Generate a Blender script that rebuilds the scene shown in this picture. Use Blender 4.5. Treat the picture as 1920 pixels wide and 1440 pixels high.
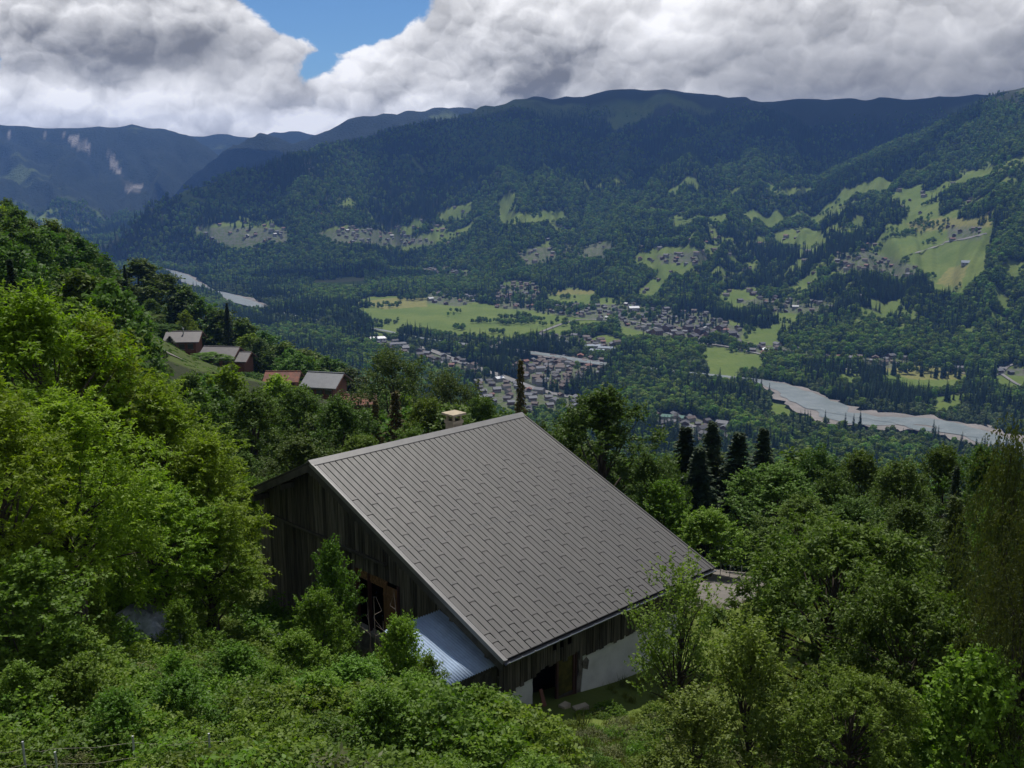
import bpy, math, random
import numpy as np
from mathutils import Matrix, Vector, Euler

for _o in list(bpy.data.objects): bpy.data.objects.remove(_o)
SC = bpy.context.scene
COL = SC.collection
rad = math.radians

# ------------------------------------------------------------------ camera, world, sun, exposure
ZC = 300.0                      # camera height above the valley floor
FPX = 1980.0                    # focal length in pixels of a 1920 wide frame
PITCH = rad(11.88)
SUN_EL, SUN_AZ = rad(62), rad(2)   # azimuth measured from +Y towards +X
cam = bpy.data.cameras.new('camera'); camo = bpy.data.objects.new('camera', cam); COL.objects.link(camo)
camo.location = (0, 0, ZC); camo.rotation_euler = (rad(90) - PITCH, 0, 0)
cam.sensor_width = 36; cam.lens = 36 * FPX / 1920; cam.clip_start = .5; cam.clip_end = 60000
SC.camera = camo
SC.render.engine = 'CYCLES'
SC.cycles.use_denoising = True
SC.cycles.max_bounces = 7; SC.cycles.diffuse_bounces = 3; SC.cycles.glossy_bounces = 3
SC.cycles.transmission_bounces = 4; SC.cycles.transparent_max_bounces = 8; SC.cycles.volume_bounces = 1
SC.cycles.caustics_reflective = False; SC.cycles.caustics_refractive = False
SC.view_settings.view_transform = 'Standard'; SC.view_settings.look = 'None'
SC.view_settings.exposure = 0.0; SC.view_settings.gamma = 1.0; SC.view_settings.use_curve_mapping = False


class NT:
    """small helper for node trees"""
    def __init__(s, tree): s.t = tree; s.n = tree.nodes; s.l = tree.links
    def new(s, typ, ins=None, **props):
        n = s.n.new(typ)
        for k, v in props.items(): setattr(n, k, v)
        for k, v in (ins or {}).items(): s.put(n.inputs[k], v)
        return n
    def put(s, sock, v):
        if isinstance(v, bpy.types.NodeSocket): s.l.new(v, sock)
        elif v is not None: sock.default_value = v
    def m(s, op, a, b=None, c=None, clamp=False):
        n = s.new('ShaderNodeMath', operation=op, use_clamp=clamp)
        s.put(n.inputs[0], a); s.put(n.inputs[1], b); s.put(n.inputs[2], c)
        return n.outputs[0]
    def vm(s, op, a, b=None):
        n = s.new('ShaderNodeVectorMath', operation=op)
        s.put(n.inputs[0], a); s.put(n.inputs[1], b)
        return n.outputs[0]
    def mix(s, f, a, b, blend='MIX'):
        n = s.new('ShaderNodeMix', data_type='RGBA', blend_type=blend)
        s.put(n.inputs[0], f); s.put(n.inputs[6], a); s.put(n.inputs[7], b)
        return n.outputs[2]
    def rng(s, v, a, b, c=0., d=1., smooth=True):
        n = s.new('ShaderNodeMapRange', interpolation_type='SMOOTHSTEP' if smooth else 'LINEAR')
        for i, x in enumerate((v, a, b, c, d)): s.put(n.inputs[i], x)
        return n.outputs[0]
    def noise(s, vec, scale, detail=4, rough=.55, dist=0., **kw):
        n = s.new('ShaderNodeTexNoise', {'Scale': scale, 'Detail': detail, 'Roughness': rough, 'Distortion': dist}, **kw)
        if vec is not None: s.l.new(vec, n.inputs['Vector'])
        return n.outputs['Fac']


def c4(c): return (c[0], c[1], c[2], 1.0)


def pix_ray(u, v):
    a = (np.asarray(u, float) - 960) / FPX; b = (np.asarray(v, float) - 720) / FPX
    c, s = math.cos(PITCH), math.sin(PITCH)
    return np.stack([a, c - b * s, -s - b * c], -1)


def project(P):
    c, s = math.cos(PITCH), math.sin(PITCH)
    x, y, z = P[..., 0], P[..., 1], P[..., 2] - ZC
    d = y * c - z * s
    d = np.where(np.abs(d) < 1e-6, 1e-6, d)
    return 960 + FPX * x / d, 720 - FPX * (y * s + z * c) / d, d


def pix_azel(u, v):
    r = pix_ray(u, v)
    return np.arctan2(r[..., 0], r[..., 1]), np.arctan2(r[..., 2], np.hypot(r[..., 0], r[..., 1]))


# world: Nishita sky with a broken layer of cumulus
def build_world():
    w = bpy.data.worlds.new('World'); SC.world = w; w.use_nodes = True
    T = NT(w.node_tree); T.n.clear()
    sky = T.new('ShaderNodeTexSky', sky_type='NISHITA', sun_disc=False, sun_elevation=SUN_EL, sun_rotation=SUN_AZ,
                altitude=1800, air_density=1.0, dust_density=.0, ozone_density=3.0)
    geo = T.new('ShaderNodeTexCoord')
    d = T.vm('NORMALIZE', geo.outputs['Generated'])
    sx = T.new('ShaderNodeSeparateXYZ', {0: d})
    X, Y, Z = sx.outputs
    az = T.m('ARCTAN2', X, Y)
    p = T.new('ShaderNodeCombineXYZ', {0: az, 1: T.m('MULTIPLY', Z, 1.22), 2: 0.37}).outputs[0]
    warp = T.vm('SCALE', T.vm('SUBTRACT', T.new('ShaderNodeTexNoise', {'Vector': p, 'Scale': 14., 'Detail': 5., 'Roughness': .6}).outputs['Color'], (.5, .5, .5)))
    warp.node.inputs['Scale'].default_value = .030
    pw = T.vm('ADD', p, warp)
    def bump(q, sc, off=0.):
        v = T.new('ShaderNodeTexVoronoi', {'Vector': T.vm('ADD', q, (off, off * .7, 0)), 'Scale': sc, 'Randomness': 1.}, feature='F1', voronoi_dimensions='2D').outputs['Distance']
        return T.m('SUBTRACT', 1.0, T.m('MULTIPLY', v, v))
    SCL = (6.5, 14., 29., 61.)
    def lit_of(i, d):
        return T.m('SUBTRACT', bump(pw, SCL[i], .3 * i), bump(T.vm('ADD', pw, (-.25 * d, d, 0)), SCL[i], .3 * i))
    big = T.noise(pw, 4.2, 3, .5); fn = T.noise(pw, 24., 8, .62)
    D0 = T.m('MULTIPLY_ADD', big, 1.0, T.m('MULTIPLY', fn, .45))
    for i, w_ in enumerate((.22, .20, .12, .06)): D0 = T.m('MULTIPLY_ADD', bump(pw, SCL[i], .3 * i), w_, D0)
    def blob(ca, ce, ra, re, a=1.0, b=.25):
        da = T.m('DIVIDE', T.m('SUBTRACT', az, ca), ra); de = T.m('DIVIDE', T.m('SUBTRACT', Z, ce), re)
        rr = T.m('SQRT', T.m('ADD', T.m('MULTIPLY', da, da), T.m('MULTIPLY', de, de)))
        return T.rng(rr, a, b)
    def pb(u, v, ru, rv, a=1.0, b=.25):
        A, E = pix_azel(u, v)
        return blob(float(A), math.sin(float(E)), ru / FPX, rv / FPX, a, b)
    hole = T.m('MAXIMUM', pb(620, 0, 250, 125, 1., .25), T.m('MULTIPLY', pb(590, 110, 130, 60, 1., .1), .42))
    thick = T.m('MAXIMUM', pb(310, 60, 330, 130), pb(1450, 110, 900, 260, 1., .3))
    cov = T.m('ADD', T.m('MULTIPLY_ADD', thick, .22, D0), T.m('MULTIPLY', hole, -.62))
    low = T.rng(Z, .09, .03)
    cov = T.m('MULTIPLY_ADD', low, .26, cov)
    cov = T.m('MULTIPLY_ADD', T.rng(Z, .2, .75), -.22, cov)
    mask = T.rng(cov, 1.03, 1.13)
    calm = T.m('SUBTRACT', 1.0, T.m('MULTIPLY', pb(1650, 120, 900, 400, 1., .2), .30))
    lit = T.m('MULTIPLY', lit_of(0, .05), .42)
    for i, d_, w_ in ((1, .022, .36), (2, .010, .25), (3, .005, .15)): lit = T.m('MULTIPLY_ADD', lit_of(i, d_), w_, lit)
    lit = T.m('MULTIPLY_ADD', T.m('SUBTRACT', fn, .5), .46, lit)
    shade = T.noise(p, 3.4, 4, .55)
    b = T.m('MULTIPLY_ADD', T.m('MULTIPLY', lit, calm), 1.9, .74)
    b = T.m('MULTIPLY_ADD', T.rng(shade, .36, .66), -.16, b)
    edge = T.rng(cov, 1.55, 1.05)
    b = T.m('MULTIPLY_ADD', edge, .16, b)
    b = T.m('MULTIPLY_ADD', pb(430, 205, 800, 95, 1., .1), .20, b)
    dark = T.m('MAXIMUM', T.m('MULTIPLY', pb(300, 100, 240, 80, 1., .2), .52), T.m('MULTIPLY', pb(1780, 170, 850, 160, 1., .15), .52))
    b = T.m('MULTIPLY', b, T.m('SUBTRACT', 1.0, dark))
    b = T.m('MINIMUM', T.m('MAXIMUM', b, .20), 1.12)
    ccol = T.new('ShaderNodeCombineColor', {0: T.m('MULTIPLY', b, 1.01), 1: T.m('MULTIPLY', b, 1.0), 2: T.m('MULTIPLY', b, 1.0)}).outputs[0]
    bg1 = T.new('ShaderNodeBackground', {'Color': T.mix(1.0, sky.outputs[0], (.70, .93, 1.16, 1), 'MULTIPLY'), 'Strength': .07})
    bg2 = T.new('ShaderNodeBackground', {'Color': ccol, 'Strength': 1.0})
    ms = T.new('ShaderNodeMixShader', {0: mask, 1: bg1.outputs[0], 2: bg2.outputs[0]})
    w.cycles.sampling_method = 'MANUAL'; w.cycles.sample_map_resolution = 512
    for n in T.n:
        if n.bl_idname == 'ShaderNodeTexNoise': n.noise_dimensions = '2D'
    out = T.new('ShaderNodeOutputWorld'); T.l.new(ms.outputs[0], out.inputs[0])


build_world()
sun = bpy.data.lights.new('sun', 'SUN'); sun.energy = 4.8; sun.angle = rad(.53); sun.color = (1, .95, .87)
suno = bpy.data.objects.new('sun', sun); COL.objects.link(suno); suno.location = (0, 0, 900)
sdir = Vector((math.sin(SUN_AZ) * math.cos(SUN_EL), math.cos(SUN_AZ) * math.cos(SUN_EL), math.sin(SUN_EL)))
suno.rotation_euler = sdir.to_track_quat('Z', 'Y').to_euler()

# ------------------------------------------------------------------ generic helpers
def tag(o, label=None, cat=None, group=None, kind=None):
    if label: o['label'] = label
    if cat: o['category'] = cat
    if group: o['group'] = group
    if kind: o['kind'] = kind
    return o


def link(name, mesh, parent=None, loc=None):
    o = bpy.data.objects.new(name, mesh); COL.objects.link(o)
    if parent is not None: o.parent = parent
    if loc is not None: o.location = loc
    return o


def empty(name, loc=(0, 0, 0), rz=0.):
    o = bpy.data.objects.new(name, None); COL.objects.link(o)
    o.location = loc; o.rotation_euler = (0, 0, rz); o.empty_display_size = .5
    return o


def copy_tree(o, parent=None):
    c = o.copy(); COL.objects.link(c); c.parent = parent
    for ch in o.children: copy_tree(ch, c)
    return c


class MB:
    """collects boxes, tubes and prisms in one mesh"""
    def __init__(s): s.v = []; s.f = []; s.mi = []
    def add(s, vs, fs, mi=0):
        b = len(s.v); s.v += [tuple(map(float, q)) for q in vs]
        s.f += [tuple(b + i for i in q) for q in fs]; s.mi += [mi] * len(fs)
    def box(s, x0, x1, y0, y1, z0, z1, mi=0):
        s.add([(x0, y0, z0), (x1, y0, z0), (x1, y1, z0), (x0, y1, z0), (x0, y0, z1), (x1, y0, z1), (x1, y1, z1), (x0, y1, z1)],
              [(3, 2, 1, 0), (4, 5, 6, 7), (0, 1, 5, 4), (1, 2, 6, 5), (2, 3, 7, 6), (3, 0, 4, 7)], mi)
    def prism(s, poly, z0, z1, mi=0, axis='z'):
        """poly of 2d points (ccw), extruded along an axis"""
        n = len(poly)
        def P(a, b, h): return {'z': (a, b, h), 'y': (a, h, b), 'x': (h, a, b)}[axis]
        vs = [P(a, b, z0) for a, b in poly] + [P(a, b, z1) for a, b in poly]
        fs = [tuple(range(n))[::-1], tuple(range(n, 2 * n))] + [(i, (i + 1) % n, n + (i + 1) % n, n + i) for i in range(n)]
        if axis == 'y': fs = [q[::-1] for q in fs]
        s.add(vs, fs, mi)
    def tube(s, pts, rads, n=6, mi=0, cap=True):
        pts = [Vector(p) for p in pts]; m = len(pts)
        if not hasattr(rads, '__len__'): rads = [rads] * m
        vs = []
        for i, p in enumerate(pts):
            t = (pts[min(i + 1, m - 1)] - pts[max(i - 1, 0)]).normalized()
            a = t.cross(Vector((0.13, .31, .94)));
            if a.length < .05: a = t.cross(Vector((1, 0, 0)))
            a.normalize(); b = t.cross(a)
            for k in range(n):
                th = 2 * math.pi * k / n
                vs.append(p + (a * math.cos(th) + b * math.sin(th)) * rads[i])
        fs = [(i * n + k, i * n + (k + 1) % n, (i + 1) * n + (k + 1) % n, (i + 1) * n + k) for i in range(m - 1) for k in range(n)]
        if cap: fs += [tuple(range(n))[::-1], tuple((m - 1) * n + k for k in range(n))]
        s.add(vs, fs, mi)
    def mesh(s, name, mats, smooth=False):
        me = bpy.data.meshes.new(name); me.from_pydata(s.v, [], s.f); me.update()
        for mt in (mats if isinstance(mats, (list, tuple)) else [mats]): me.materials.append(mt)
        if any(s.mi): me.polygons.foreach_set('material_index', s.mi)
        if smooth: me.polygons.foreach_set('use_smooth', [True] * len(s.f))
        return me
    def build(s, name, mats, parent=None, loc=None, smooth=False):
        return link(name, s.mesh(name, mats, smooth), parent, loc)


def np_mesh(name, V, Fc, mat, attrs=None, smooth=False, nper=4):
    """fast mesh from arrays, faces all with nper corners"""
    me = bpy.data.meshes.new(name); V = np.asarray(V, np.float32); Fc = np.asarray(Fc, np.int32)
    me.vertices.add(len(V)); me.vertices.foreach_set('co', V.ravel())
    me.loops.add(Fc.size); me.loops.foreach_set('vertex_index', Fc.ravel())
    me.polygons.add(len(Fc)); me.polygons.foreach_set('loop_start', np.arange(len(Fc), dtype=np.int32) * nper)
    for k, (typ, dat) in (attrs or {}).items():
        a = me.attributes.new(k, typ, 'POINT')
        a.data.foreach_set('value' if typ in ('FLOAT', 'INT') else 'vector', np.ascontiguousarray(dat).ravel())
    me.update(calc_edges=True)
    if smooth: me.polygons.foreach_set('use_smooth', np.ones(len(Fc), bool))
    if mat: me.materials.append(mat)
    return me


# ------------------------------------------------------------------ numpy noise
def _hash(ix, iy, seed):
    h = (ix.astype(np.int64) * 374761393 + iy.astype(np.int64) * 668265263 + seed * 1442695041) & 0xffffffff
    h = ((h ^ (h >> 13)) * 1274126177) & 0xffffffff
    return ((h ^ (h >> 16)) & 0xffff) / 65535.0


def vnoise(x, y, seed=0):
    ix = np.floor(x); iy = np.floor(y); fx = x - ix; fy = y - iy
    fx = fx * fx * fx * (fx * (fx * 6 - 15) + 10); fy = fy * fy * fy * (fy * (fy * 6 - 15) + 10)
    ix = ix.astype(np.int64); iy = iy.astype(np.int64)
    a = _hash(ix, iy, seed); b = _hash(ix + 1, iy, seed); c = _hash(ix, iy + 1, seed); d = _hash(ix + 1, iy + 1, seed)
    return (a + (b - a) * fx) * (1 - fy) + (c + (d - c) * fx) * fy


def fbm(x, y, oct=4, seed=0, gain=.5):
    s = 0; a = 1; t = 0
    for i in range(oct):
        s = s + a * vnoise(x * 2 ** i, y * 2 ** i, seed + i * 17); t += a; a *= gain
    return s / t * 2 - 1


def sstep(a, b, x):
    t = np.clip((x - a) / (b - a), 0, 1); return t * t * (3 - 2 * t)


def smax(a, b, k):
    h = np.clip(.5 + .5 * (a - b) / k, 0, 1)
    return b + (a - b) * h + k * h * (1 - h)


def in_poly(poly, u, v):
    poly = np.asarray(poly, float); r = np.zeros(np.shape(u), bool)
    x1, y1 = poly[:, 0], poly[:, 1]; x2, y2 = np.roll(x1, -1), np.roll(y1, -1)
    for a, b, c, d in zip(x1, y1, x2, y2):
        if b == d: continue
        cr = ((b > v) != (d > v)) & (u < (c - a) * (v - b) / (d - b) + a)
        r ^= cr
    return r


# ------------------------------------------------------------------ terrain height
def layer(pts, rc_px):
    """skyline points (u,v) with crest distances -> azimuth sorted arrays az, crest height, crest distance"""
    pts = np.array(pts, float); rc = np.array(rc_px, float)
    az, el = pix_azel(pts[:, 0], pts[:, 1])
    return az, ZC + rc * np.tan(el), rc


L_MAIN = layer([(110, 560), (160, 500), (210, 440), (250, 414), (300, 387), (350, 367), (430, 340), (500, 320), (600, 290), (700, 263), (800, 236), (870, 216), (930, 202), (1000, 188), (1060, 181),
                (1110, 182), (1150, 176), (1190, 170), (1250, 171), (1300, 178), (1345, 184), (1400, 192), (1450, 208), (1490, 235), (1530, 270), (1580, 312), (1640, 360)],
               [3000, 3100, 3300, 3400, 3500, 3600, 3750, 3850, 4000, 4150, 4300, 4400, 4500, 4600, 4650, 4700, 4700, 4700, 4700, 4700, 4700, 4650, 4550, 4450, 4300, 4100, 3900])
L_RIGHT = layer([(1380, 400), (1440, 370), (1500, 342), (1560, 318), (1640, 288), (1710, 262), (1780, 228), (1830, 198), (1870, 178), (1920, 160), (2000, 140), (2200, 120)],
                [3900, 3900, 3900, 3850, 3800, 3800, 3750, 3750, 3700, 3700, 3700, 3700])
L_BACK = layer([(1150, 260), (1250, 215), (1330, 190), (1400, 186), (1480, 189), (1560, 191), (1640, 192), (1720, 189), (1800, 184), (1900, 182), (2100, 182)],
               [5050] * 11)
L_MID = layer([(240, 470), (300, 410), (335, 362), (370, 322), (410, 292), (445, 272), (485, 256), (515, 258), (545, 268), (575, 270), (610, 248), (650, 228), (700, 222), (760, 214), (830, 207), (900, 204), (1000, 203)],
              [5400, 5600, 5800, 5900, 6000, 6100, 6200, 6200, 6250, 6300, 6300, 6350, 6400, 6500, 6600, 6700, 6800])
L_FAR = layer([(-400, 246), (-200, 240), (0, 236), (80, 236), (170, 238), (250, 240), (310, 246), (350, 256), (385, 276), (410, 296), (440, 330), (480, 380)],
              [7400, 7400, 7300, 7250, 7200, 7150, 7100, 7050, 7000, 6950, 6900, 6900])
L_FAR2 = layer([(300, 252), (380, 255), (430, 252), (470, 258), (540, 250), (620, 255), (760, 240)], [8600] * 7)
FOOT_U = np.array([-200, 200, 400, 600, 800, 1000, 1200, 1400, 1600, 1920, 2200]); FOOT_V = np.array([498, 498, 505, 518, 530, 556, 590, 640, 684, 716, 735])
FOOT_AZ, _e = pix_azel(FOOT_U, FOOT_V); FOOT_R = ZC / np.tan(-_e)


def lay_h(L, az, r, foot, p, rough=0., seed=1):
    A, Zc_, Rc = L
    zc = np.interp(az, A, Zc_, left=-400, right=-400); rc = np.interp(az, A, Rc)
    t = (r - foot) / np.maximum(rc - foot, 50.)
    tt = np.clip(t, 0, 1)
    gul = fbm(az * 26 + .9 * fbm(az * 9, r / 900, 3, seed + 5), r / 2600, 4, seed)
    sh = tt ** p
    h = zc * sh + rough * (gul - .1) * 4 * tt * (1 - tt) * np.clip(zc / 500, 0, 1)
    h = np.where(t > 1, zc - (t - 1) * 900, h)
    return np.where(t <= 0, -60 + 60 * np.clip(1 + t * 4, 0, 1), h)


HILL_AZ = np.radians([-180, -120, -90, -60, -40, -30, -26, -21, -17, -13, -8.6, -4, 0, 6, 12, 20, 30, 60, 90, 120, 180])
HILL_S = np.array([.1, .35, .38, .25, .12, .03, .012, -.050, -.112, -.150, -.185, -.29, -.34, -.40, -.42, -.43, -.43, -.38, -.25, 0, .1])
Q_Z = np.array([(-80, 8), (-20, -6), (5, -10.5), (14, -12.3), (21, -14.0), (27, -16.2), (32, -18.1), (35.5, -19.0), (39, -19.55), (45, -20.0), (53, -20.6), (60, -22.5), (75, -28)], float)


HOUSE_SITES = [(352, 634, 290, 4.6), (422, 664, 275, 4.4), (532, 708, 240, 3.6), (612, 716, 225, 4.2), (672, 750, 170, 2.6)]


def height(x, y):
    h = height0(x, y)
    for sx_, sy_, dz in SITE_DZ:
        h = h + dz * np.exp(-((np.asarray(x) - sx_) ** 2 + (np.asarray(y) - sy_) ** 2) / (2 * 24. ** 2))
    return h


def height0(x, y):
    x = np.asarray(x, float); y = np.asarray(y, float)
    r = np.hypot(x, y); az = np.arctan2(x, y)
    q = y + .35 * x
    near = np.interp(q, Q_Z[:, 0], Q_Z[:, 1]) - .02 * (x + 5)
    near = np.where(x < -9, near + .1 * (-x - 9), near)
    s = np.interp(az, HILL_AZ, HILL_S)
    rs = np.interp(az, np.radians([-180, -40, -26, -8, 5, 40, 180]), [900, 420, 345, 270, 240, 240, 900])
    far = -22.5 + s * (np.minimum(r, rs) - 58) - .52 * np.maximum(r - rs, 0) + 2.2 * fbm(x / 45, y / 45, 3, 9) * sstep(60, 110, r)
    hill = ZC + near + (far - near) * sstep(52, 74, r)
    floor = 2.0 * fbm(x / 400, y / 400, 3, 21) + .0 * x
    foot = np.interp(az, FOOT_AZ, FOOT_R)
    m = lay_h(L_MAIN, az, r, foot, 1.22, 150, 1)
    m = np.maximum(m, lay_h(L_RIGHT, az, r, foot, 1.12, 95, 31))
    m = np.maximum(m, lay_h(L_BACK, az, r, 3300 + 0 * az, 1.5, 110, 41))
    m = np.maximum(m, lay_h(L_MID, az, r, 4300 + 0 * az, 1.35, 130, 51))
    m = np.maximum(m, lay_h(L_FAR, az, r, 4700 + 0 * az, 1.35, 220, 61))
    m = np.maximum(m, lay_h(L_FAR2, az, r, 6900 + 0 * az, 1.2, 40, 71))
    m = m + (10 * fbm(x / 150, y / 150, 3, 81) + 26 * (1 - 2 * np.abs(fbm(x / 420, y / 420, 3, 83)))) * sstep(20, 160, m)
    z = smax(hill, floor, 14.) if False else np.where(hill > floor + 14, hill, smax(hill, floor, 14.))
    return np.where(r < 600, z, np.maximum(z, smax(m, floor, 6.)))


SITE_DZ = []
for _u, _v, _r, _h in HOUSE_SITES:
    _a = float(pix_azel(_u, 720)[0]); _x, _y = _r * math.sin(_a), _r * math.cos(_a); _R = pix_ray(_u, _v); _t = ZC + _R[2] * _r / math.hypot(_R[0], _R[1]) - _h - .2
    _dz = _t - float(height(_x, _y)); SITE_DZ.append((_x, _y, _dz)); print('SITE', round(_dz, 1))


def ground_hit(u, v, rmin=12., rmax=12000., n=900):
    """where the ray through a pixel meets the ground"""
    u = np.atleast_1d(np.asarray(u, float)); v = np.atleast_1d(np.asarray(v, float))
    R = pix_ray(u, v); R = R / np.hypot(R[:, 0], R[:, 1])[:, None]
    rr = np.geomspace(rmin, rmax, n)
    P = R[:, None, :] * rr[None, :, None]
    g = height(P[..., 0], P[..., 1]) - (P[..., 2] + ZC)
    hit = g > 0
    k = np.where(hit.any(1), hit.argmax(1), n - 1); k = np.maximum(k, 1)
    i = np.arange(len(u)); g0, g1 = g[i, k - 1], g[i, k]
    t = np.clip(g0 / np.where(g0 - g1 == 0, 1e-9, g0 - g1), 0, 1)
    d = rr[k - 1] + (rr[k] - rr[k - 1]) * t
    out = R * d[:, None]; out[:, 2] = height(out[:, 0], out[:, 1])
    return out


def at(u, r, v=720):
    """world x, y at horizontal distance r in the direction of pixel column u"""
    a, _ = pix_azel(u, v); return float(r * math.sin(a)), float(r * math.cos(a))

# ------------------------------------------------------------------ land use, traced on the ground
MEADOWS = [
    [(664, 566), (700, 556), (800, 553), (862, 562), (940, 575), (1012, 585), (1105, 602), (1060, 612), (900, 620), (830, 613), (700, 594)],
    [(1020, 548), (1060, 542), (1116, 545), (1112, 560), (1040, 560)], [(1118, 556), (1176, 556), (1160, 571), (1122, 570)],
    [(1195, 545), (1228, 515), (1258, 490), (1268, 496), (1240, 530), (1222, 548)],
    [(1672, 430), (1700, 405), (1735, 372), (1768, 372), (1752, 402), (1770, 412), (1828, 410), (1858, 395), (1862, 420), (1850, 492), (1800, 540), (1755, 532), (1730, 500), (1690, 520), (1655, 500), (1600, 502), (1618, 470), (1660, 462)],
    [(930, 378), (975, 358), (966, 385), (950, 402), (1000, 395), (1066, 393), (1070, 404), (1000, 410), (940, 420)],
    [(362, 428), (420, 418), (470, 422), (500, 420), (536, 430), (500, 440), (480, 455), (440, 460), (400, 440)],
    [(598, 432), (660, 420), (720, 440), (770, 425), (772, 440), (720, 452), (650, 450)], [(820, 398), (870, 382), (872, 392), (830, 410)],
    [(560, 526), (620, 521), (690, 520), (690, 527), (600, 530)], [(620, 374), (660, 368), (668, 378), (634, 380)],
    [(1295, 646), (1360, 652), (1445, 668), (1420, 676), (1340, 664)],
    [(1640, 690), (1700, 682), (1800, 688), (1818, 694), (1796, 712), (1710, 712)],
    [(1366, 600), (1420, 612), (1458, 628), (1450, 642), (1400, 634), (1372, 618)], [(1466, 545), (1500, 525), (1535, 502), (1532, 530), (1492, 548)],
    [(975, 488), (1010, 462), (1034, 448), (1036, 460), (1004, 494)], [(1780, 320), (1840, 318), (1900, 298), (1930, 288), (1930, 300), (1870, 316), (1830, 330)],
    [(1092, 470), (1130, 452), (1150, 455), (1120, 480)], [(1180, 480), (1230, 462), (1300, 465), (1330, 480), (1290, 500), (1230, 496)],
    [(1860, 705), (1880, 690), (1925, 688), (1925, 715), (1880, 720)], [(1545, 440), (1500, 428), (1440, 440), (1470, 452), (1540, 448)],
    [(1580, 425), (1612, 405), (1625, 410), (1600, 430)],
    [(1080, 588), (1140, 590), (1150, 598), (1090, 600)], [(1400, 545), (1360, 540), (1330, 560), (1390, 572), (1430, 560)],
    [(690, 612), (740, 606), (760, 612), (710, 622)], [(1390, 690), (1340, 676), (1310, 680), (1370, 700)],
    [(1420, 355), (1560, 350), (1500, 360)], [(700, 452), (790, 442), (840, 432), (830, 446), (760, 462)],
    [(900, 715), (960, 720), (1000, 745), (960, 760), (890, 740)], [(1140, 738), (1170, 745), (1165, 760), (1140, 755)],
    [(1140, 222), (1180, 200), (1230, 200), (1200, 216), (1150, 240)],
    [(1090, 640), (1130, 628), (1180, 640), (1140, 650)], [(1560, 690), (1610, 690), (1630, 700), (1590, 705)],
    [(1740, 742), (1800, 738), (1810, 748), (1760, 752)], [(1140, 610), (1290, 612), (1300, 622), (1180, 622)], [(1440, 745), (1530, 735), (1520, 750), (1450, 760)]]
HAY = [(2, 2), (12, 12)]
HAY_POLY = [[(1020, 548), (1060, 542), (1116, 545), (1112, 552), (1040, 553)], MEADOWS[12],
            [(1700, 418), (1765, 408), (1830, 410), (1856, 398), (1858, 425), (1790, 430), (1710, 436)], [(1780, 500), (1815, 498), (1800, 540), (1755, 532)],
            [(560, 526), (620, 521), (690, 520), (690, 527), (600, 530)], [(668, 566), (760, 556), (800, 558), (800, 575), (720, 580)]]
VILLAGES = [   # polygon, how many houses, roof palette weights (grey, brown, red, dark, bright)
    ([(1000, 584), (1060, 570), (1200, 572), (1330, 588), (1395, 622), (1385, 645), (1300, 643), (1225, 628), (1120, 600)], 135, 'town'),
    ([(925, 545), (960, 530), (1008, 535), (1015, 560), (1000, 582), (930, 578)], 48, 'red'),
    ([(800, 548), (850, 545), (905, 560), (860, 575), (800, 568)], 20, 'town'),
    ([(765, 506), (830, 500), (890, 512), (880, 524), (790, 520)], 26, 'town'),
    ([(590, 438), (660, 425), (790, 445), (820, 458), (700, 462), (620, 455)], 34, 'town'),
    ([(365, 430), (420, 425), (540, 430), (540, 462), (420, 462)], 14, 'red'),
    ([(680, 640), (720, 634), (770, 655), (890, 682), (900, 712), (850, 700), (760, 672)], 46, 'town'),
    ([(960, 690), (1010, 672), (1090, 668), (1132, 676), (1128, 700), (1060, 730), (1000, 720)], 92, 'red'),
    ([(890, 715), (950, 712), (1010, 735), (1095, 745), (1100, 790), (1010, 780), (930, 760), (892, 740)], 44, 'town'),
    ([(1232, 778), (1290, 778), (1360, 800), (1375, 826), (1300, 830), (1240, 805)], 40, 'town'),
    ([(1560, 478), (1620, 470), (1720, 500), (1715, 522), (1640, 520), (1570, 510)], 24, 'red'),
    ([(1775, 425), (1835, 425), (1840, 448), (1780, 452)], 8, 'town'), ([(1380, 565), (1440, 558), (1560, 570), (1550, 590), (1440, 585)], 22, 'town'),
    ([(1400, 645), (1480, 650), (1600, 672), (1600, 690), (1500, 680), (1410, 662)], 24, 'town'), ([(1600, 668), (1700, 672), (1695, 690), (1610, 690)], 12, 'town'),
    ([(1010, 625), (1080, 632), (1160, 645), (1140, 655), (1010, 640)], 26, 'town'), ([(1230, 478), (1320, 470), (1330, 490), (1240, 495)], 10, 'red'),
    ([(960, 470), (1050, 460), (1160, 455), (1160, 490), (980, 500)], 8, 'red'), ([(1860, 690), (1925, 690), (1925, 705), (1870, 705)], 4, 'town')]
RIVER_PX = [(300, 505), (340, 520), (362, 533), (400, 548), (452, 566), (520, 588), (600, 605), (690, 618), (800, 640), (945, 659), (1035, 672), (1130, 687), (1290, 704), (1410, 718), (1470, 733), (1520, 760), (1600, 787), (1720, 800), (1850, 826), (2000, 870), (2200, 930)]
RIVER_W = [10, 50, 44, 10, 66, 12, 10, 10, 10, 20, 26, 24, 12, 20, 54, 70, 92, 92, 76, 70, 70]
WATER_W = [8, 34, 30, 8, 46, 10, 8, 8, 8, 16, 20, 18, 10, 17, 38, 48, 44, 36, 40, 40, 40]
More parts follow.
